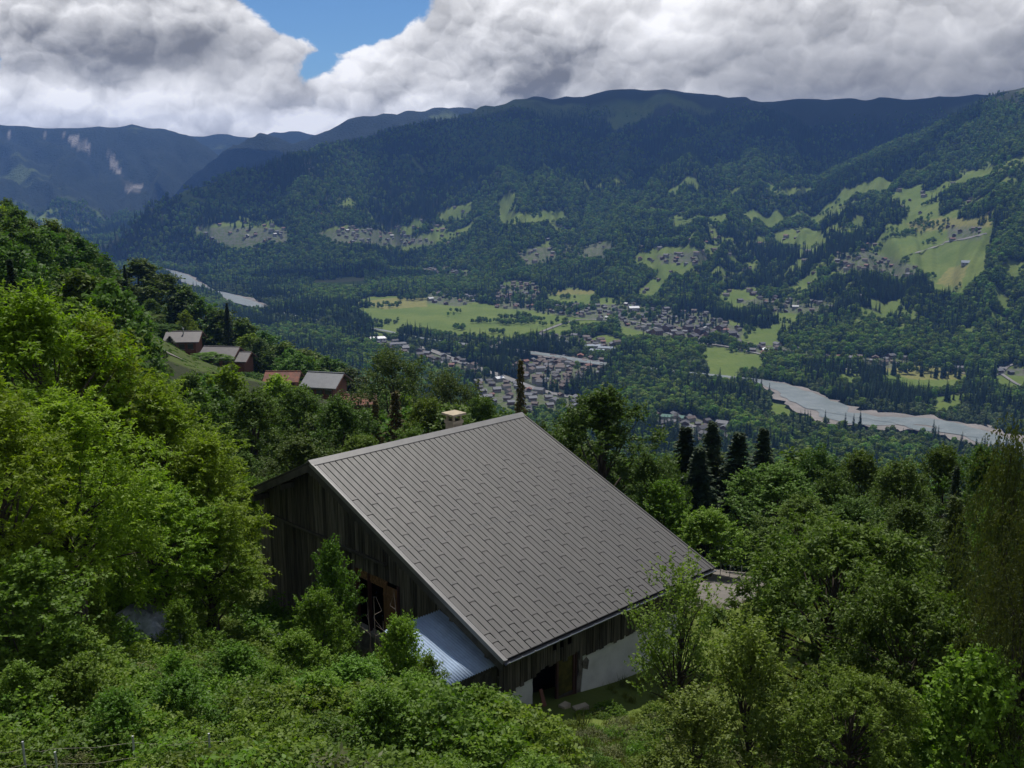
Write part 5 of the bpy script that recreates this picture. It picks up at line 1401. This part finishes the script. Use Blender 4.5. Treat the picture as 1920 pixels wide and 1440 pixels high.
def hill_trees():
    """trees of the near left slope: the ones that show largest stand alone, the rest form one mass"""
    rg = np.random.default_rng(12); pts = []
    houses = [at(u, r) for u, r in ((352, 290), (422, 275), (450, 272), (532, 240), (612, 225), (672, 170))]
    grid = {}
    def ok(x, y, s):
        cx, cy = int(x // 8), int(y // 8)
        for a in (-2, -1, 0, 1, 2):
            for b in (-2, -1, 0, 1, 2):
                for q in grid.get((cx + a, cy + b), ()):
                    if math.hypot(q[0] - x, q[1] - y) < s: return False
        return True
    for i in range(26000):
        az = rg.uniform(rad(-31), rad(24)); r = math.sqrt(rg.uniform(72 ** 2, 350 ** 2))
        if az > rad(-2) and r < 95: continue
        if az > rad(6) and r > 260: continue
        x, y = r * math.sin(az), r * math.cos(az); s = 5.2 + r / 75
        if not ok(x, y, s): continue
        # keep the view of the chalets open
        hid = False
        for hx, hy in houses:
            hr = math.hypot(hx, hy); ha = math.atan2(hx, hy)
            if abs(az - ha) * r < 7.5 and hr - 58 < r < hr + 9: hid = True
        grid.setdefault((int(x // 8), int(y // 8)), []).append((x, y)); pts.append((x, y, r, az, hid))
    sky_az, sky_el = pix_azel(np.array([-200, 0, 60, 150, 200, 300, 400, 500, 600, 660, 760, 960, 1100, 1300, 1700, 2000]), np.array([300, 362, 388, 440, 462, 508, 572, 625, 662, 700, 740, 775, 800, 830, 850, 870]))
    rows = []
    for x, y, r, az, hid in pts:
        g = float(height(x, y)); h = rg.uniform(9., 15.); top = g + h
        lim = ZC + r * math.tan(float(np.interp(az, sky_az, sky_el)) + rg.uniform(-.010, .004))
        if top > lim: h = lim - g
        for hx, hy in houses:
            hr = math.hypot(hx, hy); ha = math.atan2(hx, hy)
            if abs(az - ha) * r < 9 * r / hr + 3 and r < hr: h = min(h, (ZC + (height(hx, hy) + .8 - ZC) * r / hr) - g)
            if math.hypot(x - hx, y - hy) < 8.5: h = 0
        if h <= 0: continue
        h = max(h, rg.uniform(.9, 1.6))
        mx = fbm(np.array([x / 50]), np.array([y / 50]), 2, 7)[0] + rg.normal(0, .35)
        kd = 'hill1' if mx < -.3 else 'hill5' if mx < -.05 else 'hill2' if mx < .2 else 'hill3' if mx < .5 else 'hill4'
        if rg.uniform() < .09 and h > 7: kd = 'spruce1' if rg.uniform() < .5 else 'spruce2'
        rows.append((h / r * (1.4 if az < -.1 else .8), x, y, g, h, kd, r, az))
    rows.sort(reverse=True)
    words = dict(hill1='mid green', hill2='fresh green', hill3='olive green', hill4='bright yellow-green', hill5='dark green')
    for i, (k, x, y, g, h, kd, r, az) in enumerate(rows[:250]):
        p = PROTO[kd]; sz = h / p['H']; con = 'spruce' in kd
        sxy = sz * rg.uniform(.85, 1.2) if con else min(max(h * .36, 2.4), 5.4) * 2 / p['W'] * rg.uniform(.85, 1.15)
        pu_ = 960 + FPX * math.tan(az)
        where = next(w for lim, w in ((60, 'at the left picture edge'), (150, 'above the tallest ash'), (240, 'above the ash clump'), (320, 'left of the first chalet'), (400, 'around the first chalet'), (480, 'around the stepped grey roofs'), (560, 'around the rusty roof'), (640, 'around the pale blue-grey roof'), (760, 'around the browned spruces'), (900, 'behind the chimney'), (1020, 'behind the ridge end'), (1180, 'behind the big maple'), (1450, 'beyond the spruce row'), (1650, 'above the broad cherry'), (9999, 'near the weeping tree')) if pu_ < lim)
        where = ('tall ' if h > 12 else 'low ' if h < 7 else 'medium ') + '|' + where
        dep = 'nearer' if r < 130 else 'middle' if r < 230 else 'skyline'
        plant(kd, 'spruce_tree' if con else 'hillside_tree', (x, y, g), sxy, sz, rg.uniform(0, 6.28), (where.split('|')[0] + ('dark spruce, ' if con else words.get(kd, '') + ' broadleaf tree, ') + {'nearer': 'near', 'middle': 'mid-distance', 'skyline': 'far'}[dep] + ', ' + where.split('|')[1]), 'tree', 'trees of the near slope')
    rest = rows[250:]
    ks = ['hill1', 'hill2', 'hill3', 'hill4', 'hill5', 'spruce1', 'spruce2']
    if rest:
        scatter('slope_wood', [PROTO[k]['crown'] for k in ks], [(q[1], q[2], q[3] - .3) for q in rest], [q[4] / PROTO[q[5]]['H'] for q in rest], [rg.uniform(0, 6.28) for q in rest], [ks.index(q[5]) for q in rest], 'small trees merging into the wood of the near slope', 'wood')
    print('HILL', len(rows))


hill_trees()
for k, (u, v, r, w, lb) in enumerate(((252, 592, 268, 90, 'tree on the bank left of the first chalet'), (288, 628, 258, 80, 'small tree on the bank beside the lane'), (236, 636, 245, 90, 'lower tree on the bank left of the lane'), (392, 690, 235, 80, 'low tree below the stepped roofs at left'))): T_('hill2' if k % 2 else 'hill1', 'hillside_tree', u, v, r, w, lb)
for k, (kd, u, v, r, w) in enumerate((('hill1', 262, 488, 318, 120), ('hill5', 305, 510, 322, 110), ('hill1', 345, 538, 322, 110), ('hill2', 382, 560, 318, 100), ('hill5', 418, 578, 312, 100), ('hill1', 455, 600, 305, 100), ('hill2', 492, 622, 296, 100), ('hill3', 535, 642, 284, 100), ('hill1', 575, 658, 275, 100), ('hill2', 615, 668, 262, 90), ('hill5', 655, 690, 250, 90), ('spruce1', 428, 566, 300, 46), ('hill4', 470, 628, 285, 70), ('hill2', 560, 664, 255, 80))):
    T_(kd, 'hillside_tree' if 'hill' in kd else 'spruce_tree', u, v, r, w, ('tree at the skyline above the first chalet, leftmost', 'second skyline tree above the first chalet', 'skyline tree directly above the steel flue', 'skyline tree right of the steel flue', 'skyline tree above the stepped roofs', 'skyline tree right above the stepped roofs', 'skyline tree right of the stepped roofs', 'tree above the gap before the rusty roof', 'tree above the rusty red roof', 'tree above the pale blue-grey roof', 'last skyline tree right of the pale roof', 'lone spruce at the slope skyline', 'light green tree beside the stepped roofs', 'tree between rusty roof and pale roof')[k])


def slope_scrub():
    rg = np.random.default_rng(71); n = 2600
    az = rg.uniform(rad(-28), rad(-5), n); r = np.sqrt(rg.uniform(110 ** 2, 345 ** 2, n)); x, y = r * np.sin(az), r * np.cos(az)
    ok = np.ones(n, bool); sc = rg.uniform(.7, 1.5, n)
    for u, _, hr, _ in HOUSE_SITES:
        hx, hy = at(u, hr); ha = math.atan2(hx, hy); ok &= np.hypot(x - hx, y - hy) > 9; los = ZC + (height(hx, hy) + .3 - ZC) * r / hr - height(x, y); f_ = (np.abs(az - ha) * r < 9.5) & (r < hr); sc = np.where(f_, np.minimum(sc, np.clip(los / 2.6, .22, 2)), sc)
    P = np.stack([x, y, height(x, y) - .3], -1)[ok]
    scatter('slope_scrub', SCRUB, P, sc[ok], rg.uniform(0, 6.28, len(P)), rg.integers(0, 3, len(P)), 'low scrub between the trees of the near slope', 'scrub')


# ------------------------------------------------------------------ thicket, grass and herbs round the barn
def tuft(seed, n, h, spread, ll, lw, mat, lean=.35):
    rg = np.random.default_rng(seed)
    P = np.c_[rg.normal(0, spread, (n, 2)), np.zeros(n)]; D = unit(np.c_[rg.normal(0, lean, (n, 2)), np.ones(n)])
    return leaf_mesh('tuft', [leaf_geo(P, D, rg.normal(0, 1, (n, 3)), h * rg.uniform(.5, 1.2, n), lw, .45 + rg.normal(0, .2, n))], mat)


def mound(seed, R, H, ntw, per, ll, lw, mat, tlen):
    rg = np.random.default_rng(seed)
    a = rg.uniform(0, 6.28, ntw); q = np.sqrt(rg.uniform(0, 1, ntw)) * R
    z = H * (1 - (q / R) ** 2) * rg.uniform(.25, 1., ntw)
    S = np.stack([q * np.cos(a), q * np.sin(a), z], -1); D = unit(np.stack([np.cos(a) * .5, np.sin(a) * .5, .8 + 0 * a], -1) + rg.normal(0, .45, (ntw, 3)))
    g = twigs_to_leaves(rg, S, D, tlen * rg.uniform(.5, 1.2, ntw), per, ll, lw, .4, .15, .42 + rg.normal(0, .14, ntw) + .18 * (z / H - .5), .7)
    return leaf_mesh('mound', [g], mat)


MOUNDS = [mound(200 + i, 1.25, 1.0, 520, 10, .095, .072, LM['bramble'], .50) for i in range(4)] + [mound(210 + i, 1.0, 1.2, 240, 9, .14, .07, LM['bush'], .6) for i in range(2)] + [mound(220, .9, .9, 240, 9, .13, .05, LM['herb'], .6)]
TUFTS = [tuft(300 + i, 70, .42, .16, .4, .022, LM['grass']) for i in range(3)] + [tuft(310, 60, .8, .14, .5, .03, LM['herb'], .25)]


SCRUB = [mound(230 + i, 2.4, 1.9, 150, 6, .42, .32, LM[m_], .9) for i, m_ in enumerate(('bush', 'maple', 'olive'))]
slope_scrub()


def in_barn(x, y, pad=0.):
    c, s = math.cos(BANG), math.sin(BANG); dx, dy = x - BO[0], y - BO[1]; u = dx * c + dy * s; v = dx * s - dy * c
    return (u > .6 - pad) & (u < BL - .6 + pad) & (v > -5.6 - pad) & (v < 10.3 + pad), u, v


def build_thicket():
    rg = np.random.default_rng(8)
    n = 2600; x = rg.uniform(-24, 22, n); y = rg.uniform(15, 60, n)
    ib, u, v = in_barn(x, y, .9)
    pu, pv, d = project(np.stack([x, y, height(x, y)], -1))
    # left of this outline the ground is overgrown; the yard and the strip before the doorway stay lower
    thick = in_poly([(-400, 900), (160, 1150), (330, 1130), (480, 1120), (560, 1150), (700, 1230), (860, 1300), (960, 1335), (1000, 1400), (1020, 1600), (1300, 2600), (-900, 2600)], pu, pv)
    lean = (u > -2.2) & (u < 1) & (v > 4) & (v < 10.9)
    dark = (u > -3.2) & (u < .8) & (v > -4.5) & (v < 4.2)
    keep = thick & ~ib & ~lean & (~dark | (rg.uniform(0, 1, n) < .25))
    P = np.stack([x, y, height(x, y) - .3 + .95 * vnoise(x / 2.6, y / 2.6, 4)], -1)[keep]
    k = np.where(rg.uniform(0, 1, keep.sum()) < .68, rg.integers(0, 4, keep.sum()), rg.integers(4, 7, keep.sum()))
    sc = rg.uniform(.5, 1.1, len(P)) * (.55 + .9 * vnoise(P[:, 0] / 3.1, P[:, 1] / 3.1, 17))
    scatter('bramble_thicket', MOUNDS, P, sc, rg.uniform(0, 6.28, len(P)), k, 'dense green bramble thicket filling the lower left foreground', 'thicket')
    # lower herbs and grass on the right and around
    n = 9000; x = rg.uniform(-14, 26, n); y = rg.uniform(16, 62, n); ib, u, v = in_barn(x, y, .25)
    pu, pv, d = project(np.stack([x, y, height(x, y)], -1))
    gravel = in_poly([(1330, 1050), (1345, 1040), (1400, 1062), (1440, 1100), (1400, 1130), (1320, 1140), (1290, 1100)], pu, pv)
    door = (u > 1.2) & (u < 5.4) & (v > 10) & (v < 12.8)
    m = ~ib & ~gravel & ~door & (pu > 850) & (pu < 2050)
    P = np.stack([x, y, height(x, y) - .02], -1)[m]
    scatter('meadow_grass', TUFTS, P, rg.uniform(.3, .9, len(P)), rg.uniform(0, 6.28, len(P)), np.where(rg.uniform(0, 1, len(P)) < .8, rg.integers(0, 3, len(P)), 3), 'rough grass of the yard and verges', 'grass')
    n = 900; x = rg.uniform(-3, 24, n); y = rg.uniform(16, 40, n); ib, u, v = in_barn(x, y, .5)
    pu, pv, d = project(np.stack([x, y, height(x, y)], -1))
    m = ~ib & in_poly([(930, 1345), (1060, 1370), (1120, 1315), (1200, 1310), (1260, 1360), (1500, 1400), (1920, 1330), (2200, 1300), (2200, 2600), (900, 2600)], pu, pv) & (rg.uniform(0, 1, n) < .75)
    P = np.stack([x, y, height(x, y) - .1], -1)[m]
    scatter('herb_bed', MOUNDS, P, rg.uniform(.25, .6, len(P)), rg.uniform(0, 6.28, len(P)), np.where(rg.uniform(0, 1, len(P)) < .45, 6, rg.integers(0, 6, len(P))), 'tangled herbs and low brambles before the white barn wall', 'herbs')


build_thicket()
# gravel yard beyond the far corner of the barn
G = ground_hit(np.array([1300, 1338, 1352, 1404, 1432, 1412, 1380, 1330, 1290, 1270]), np.array([1120, 1046, 1040, 1064, 1096, 1122, 1138, 1142, 1150, 1140]))
def drape(name, G, mat, cell=.25, lift=.025):
    """a patch following the ground inside an outline"""
    x0, y0 = G[:, :2].min(0); x1, y1 = G[:, :2].max(0); nx, ny = int((x1 - x0) / cell) + 2, int((y1 - y0) / cell) + 2
    X, Y = np.meshgrid(x0 + np.arange(nx) * cell, y0 + np.arange(ny) * cell, indexing='ij')
    Xj = X + .25 * fbm(X * .9, Y * .9, 2, 3); Yj = Y + .25 * fbm(X * .9, Y * .9, 2, 5)
    ins = in_poly(G[:, :2], Xj + cell / 2, Yj + cell / 2)[:-1, :-1]
    i, j = np.where(ins); F = np.stack([i * ny + j, (i + 1) * ny + j, (i + 1) * ny + j + 1, i * ny + j + 1], -1)
    Zz = height(X, Y) + lift
    o = link(name, np_mesh(name, np.stack([X, Y, Zz], -1).reshape(-1, 3), F, mat, smooth=True)); tag(o, kind='structure')


drape('gravel_yard', G, M_YARD)

# silvery sheet shelter in the bushes
def shelter(u, v, r, wpx, name, mat, label, h=1.9, seed=1, peak=.65, raise_=0.):
    x, y = at(u, r, v); g = float(height(x, y)); e = empty(name, (x, y, g), .25); rg = np.random.default_rng(seed)
    w = wpx * r / FPX; n = 18; V = []
    for i in range(n + 1):
        for j in range(n + 1):
            a = i / n; b = j / n; px = (a - .5) * w; py = (b - .5) * w * .7
            hh = h * (np.interp(a, [0, .15, peak - .25, peak, peak + .12, 1], [.25, .48, .82, 1, .86, .30])) * (1 - .42 * (abs(b - .5) * 2) ** 1.5)
            hh += .10 * math.sin(a * 17 + b * 5) * math.sin(b * 9) + .045 * rg.normal()
            V.append((px, py, hh))
    F = [(i * (n + 1) + j, (i + 1) * (n + 1) + j, (i + 1) * (n + 1) + j + 1, i * (n + 1) + j + 1) for i in range(n) for j in range(n)]
    o = link('sheet', np_mesh('sheet', V, F, mat, smooth=False), e)
    mb = MB(); mb.tube([((peak - .5) * w, 0, -.3), ((peak - .5) * w, 0, h + .02)], .05, 6); mb.build('post', M_BARK, e)
    mb = MB(); mb.tube([((peak - .5) * w, -w * .3, h * .5), ((peak - .5) * w, 0, h + .03), ((peak - .5) * w, w * .3, h * .5)], .03, 6); mb.build('pole', M_BARK, e)
    tag(e, label, 'shelter' if 'silver' in label else 'cover')


M_TARP = simple('silver_sheet', (.26, .275, .31), (.10, .105, .12), 1.4, .28, .6, metal=.25, bstr=.6, bdist=.1)
M_TARP2 = simple('dark_blue_sheet', (.06, .07, .085), (.03, .035, .04), 1.4, .45, .5, bstr=.6, bdist=.1)
shelter(238, 1110, 35.5, 190, 'sheet_shelter', M_TARP, 'crumpled silver plastic shelter showing through the bushes', 1.75)
for k, (u, v, r, w, lb) in enumerate(((170, 1128, 34, 90, 'bush hiding the left end of the silver shelter'), (338, 1130, 34, 80, 'bush hiding the right end of the silver shelter'))): T_('bush2', 'shrub', u, v, r, w, lb, 'bush')
shelter(515, 1130, 39.0, 90, 'covered_heap', M_TARP2, 'dark blue tarpaulin heap at the foot of the gable', 1.0, 4, .45)

# wire fence at the lower left
M_POST = simple('galvanised_post', (.42, .44, .44), (.3, .31, .31), 5., .5, .5, metal=.5); M_WIRE = simple('fence_wire', (.20, .19, .14), (.15, .14, .11), 5., .5, .5, metal=.4)
fx, fy = at(200, 20.6, 1410); fz = float(height(fx, fy)); fence = empty('wire_fence', (fx, fy, fz))
posts = []
for k, u in enumerate((-20, 46, 104, 250, 392, 520)):
    x, y = at(u, 20.6 + .1 * k, 1410); g = float(height(x, y)); hh = 1.55 if u not in (104,) else 1.3
    mb = MB(); mb.tube([(x - fx, y - fy, g - fz - .3), (x - fx + .02 * math.sin(k * 5), y - fy, g - fz + hh)], .022, 6); mb.build('post', M_POST, fence); posts.append((x - fx, y - fy, g - fz))
for hgt in (1.05, 1.38):
    pts = []
    for i, p in enumerate(posts):
        pts.append((p[0], p[1], p[2] + hgt + (.02 if i % 2 else -.01)))
        if i < len(posts) - 1:
            q = posts[i + 1]; pts.append(((p[0] + q[0]) / 2, (p[1] + q[1]) / 2, (p[2] + q[2]) / 2 + hgt - .05 - .03 * math.sin(i * 3 + hgt * 9)))
    mb = MB(); mb.tube(pts, .0035, 4); mb.build('wire', M_WIRE, fence)
tag(fence, 'wire fence with thin metal posts in the lower left corner', 'fence')
ex, ey = at(1335, 57, 1040); ez = float(height(ex, ey)); fence2 = empty('yard_fence', (ex, ey, ez)); ps = []
for k, u in enumerate((1335, 1352, 1370, 1392)):
    x, y = at(u, 57 - k * .8, 1040); g = float(height(x, y)); x, y, g = x - ex, y - ey, g - ez; mb = MB(); mb.tube([(x, y, g - .2), (x, y, g + 1.)], .02, 5); mb.build('post', M_POST, fence2); ps.append((x, y, g))
for hgt in (.4, .9): mb = MB(); mb.tube([(p[0], p[1], p[2] + hgt) for p in ps], .008, 4); mb.build('wire', M_WIRE, fence2)
tag(fence2, 'thin wire fence on the grass verge beyond the gravel yard', 'fence')
# dead pale stems before the opening
for k, (u, r, v, lb) in enumerate(((690, 34.5, 1130, 'forked pale dead stem in front of the dark opening'), (704, 34.2, 1118, 'tall pale dead stem right of the forked one'), (742, 34.8, 1105, 'pale dead stem before the open shutter'), (716, 34.0, 1165, 'short pale dead stem at the sill'))):
    x, y = at(u, r, v + 60); g = float(height(x, y)); R_ = pix_ray(u, v); zt = ZC + R_[2] * r / math.hypot(R_[0], R_[1]); rg = np.random.default_rng(50 + k); mb = MB()
    pts = [(rg.normal(0, .05), rg.normal(0, .05), (zt - g) * t) for t in (-.05, .35, .6, .8, 1)]; mb.tube(pts, [.03, .025, .02, .014, .005], 5)
    for q in range(4):
        p = pts[1 + q % 3]; mb.tube([p, (p[0] + rg.normal(0, .18), p[1] - .05, p[2] + .18), (p[0] + rg.normal(0, .22), p[1], p[2] + rg.uniform(.35, .7))], [.012, .009, .003], 4)
    o = mb.build('dead_sapling', M_BARK_PALE); o.location = (x, y, g); tag(o, lb, 'stem')

# ------------------------------------------------------------------ unseen clouds above the frame, added to shade the upper mountain
def shade_cloud(x, y, z, rx, ry, rz_, seed, label):
    import bmesh
    rg = np.random.default_rng(seed); bm = bmesh.new(); bmesh.ops.create_icosphere(bm, subdivisions=4, radius=1.)
    ph = rg.uniform(0, 6.28, (14, 3)); fr = rg.normal(0, 1, (14, 3)) * np.geomspace(1.6, 6, 14)[:, None]
    for v in bm.verts:
        p = np.array(v.co); d = sum(math.sin(float(fr[i] @ p) + ph[i, 0]) / (1 + .35 * i) for i in range(14)) * .16
        s = 1 + d; f = .45 if p[2] < 0 else 1.
        v.co = Vector((p[0] * rx * s, p[1] * ry * s, p[2] * rz_ * s * f))
    me = bpy.data.meshes.new('shade_cloud'); bm.to_mesh(me); bm.free()
    me.polygons.foreach_set('use_smooth', [True] * len(me.polygons)); me.materials.append(M_CLOUD)
    o = link('shade_cloud', me); o.location = (x, y, z); tag(o, label, 'shade_cloud', 'unseen shading clouds above the crest')


m_, T_c = new_mat('cloud_white'); M_CLOUD = m_
dfc = T_c.new('ShaderNodeBsdfDiffuse', {'Color': (.8, .8, .8, 1)}); trc = T_c.new('ShaderNodeBsdfTranslucent', {'Color': (.75, .76, .78, 1)}); mxc = T_c.new('ShaderNodeMixShader', {0: .4, 1: dfc.outputs[0], 2: trc.outputs[0]})
T_c.l.new(mxc.outputs[0], T_c.out.inputs['Surface'])
for k, (x, y, rx, ry) in enumerate(((600, 5120, 1150, 620), (1800, 4900, 950, 950), (2350, 4350, 620, 420), (-600, 5050, 620, 340), (-1250, 4250, 420, 260), (-420, 3560, 330, 110), (1150, 3850, 330, 130), (-1150, 6150, 560, 330))):
    shade_cloud(x, y, 1480, rx, ry, 110, 400 + k, 'broad unseen cumulus added to shade the crest' if False else ('unseen cumulus added to shade the main crest', 'unseen cumulus added to shade the right-hand basin', 'unseen cumulus added to shade the right shoulder', 'unseen cumulus added for shade left of the main crest', 'small unseen cumulus added to shade the left spur', 'small unseen cumulus added to shade the mountain foot left of centre', 'small unseen cumulus added to shade the middle slope', 'unseen cumulus added to shade the ridge at left')[k])

# ------------------------------------------------------------------ haze
mb = MB(); ztop = max(v.co.z for v in TERRAIN.data.vertices) + 32; zbot = min(v.co.z for v in TERRAIN.data.vertices) - 5; mb.box(-9600, 9600, -9600, 9600, zbot, ztop); print('HAZE', zbot, ztop); m_, T_h = new_mat('valley_haze')
pv = T_h.new('ShaderNodeVolumePrincipled', {'Color': (.20, .42, 1.0, 1), 'Density': 5.6e-5, 'Anisotropy': .0}); pv.inputs['Density Attribute'].default_value = ''
T_h.l.new(pv.outputs[0], T_h.out.inputs['Volume']); m_.cycles.homogeneous_volume = True
tag(mb.build('haze', m_), 'thin blue summer haze filling the valley', 'haze', kind='stuff')
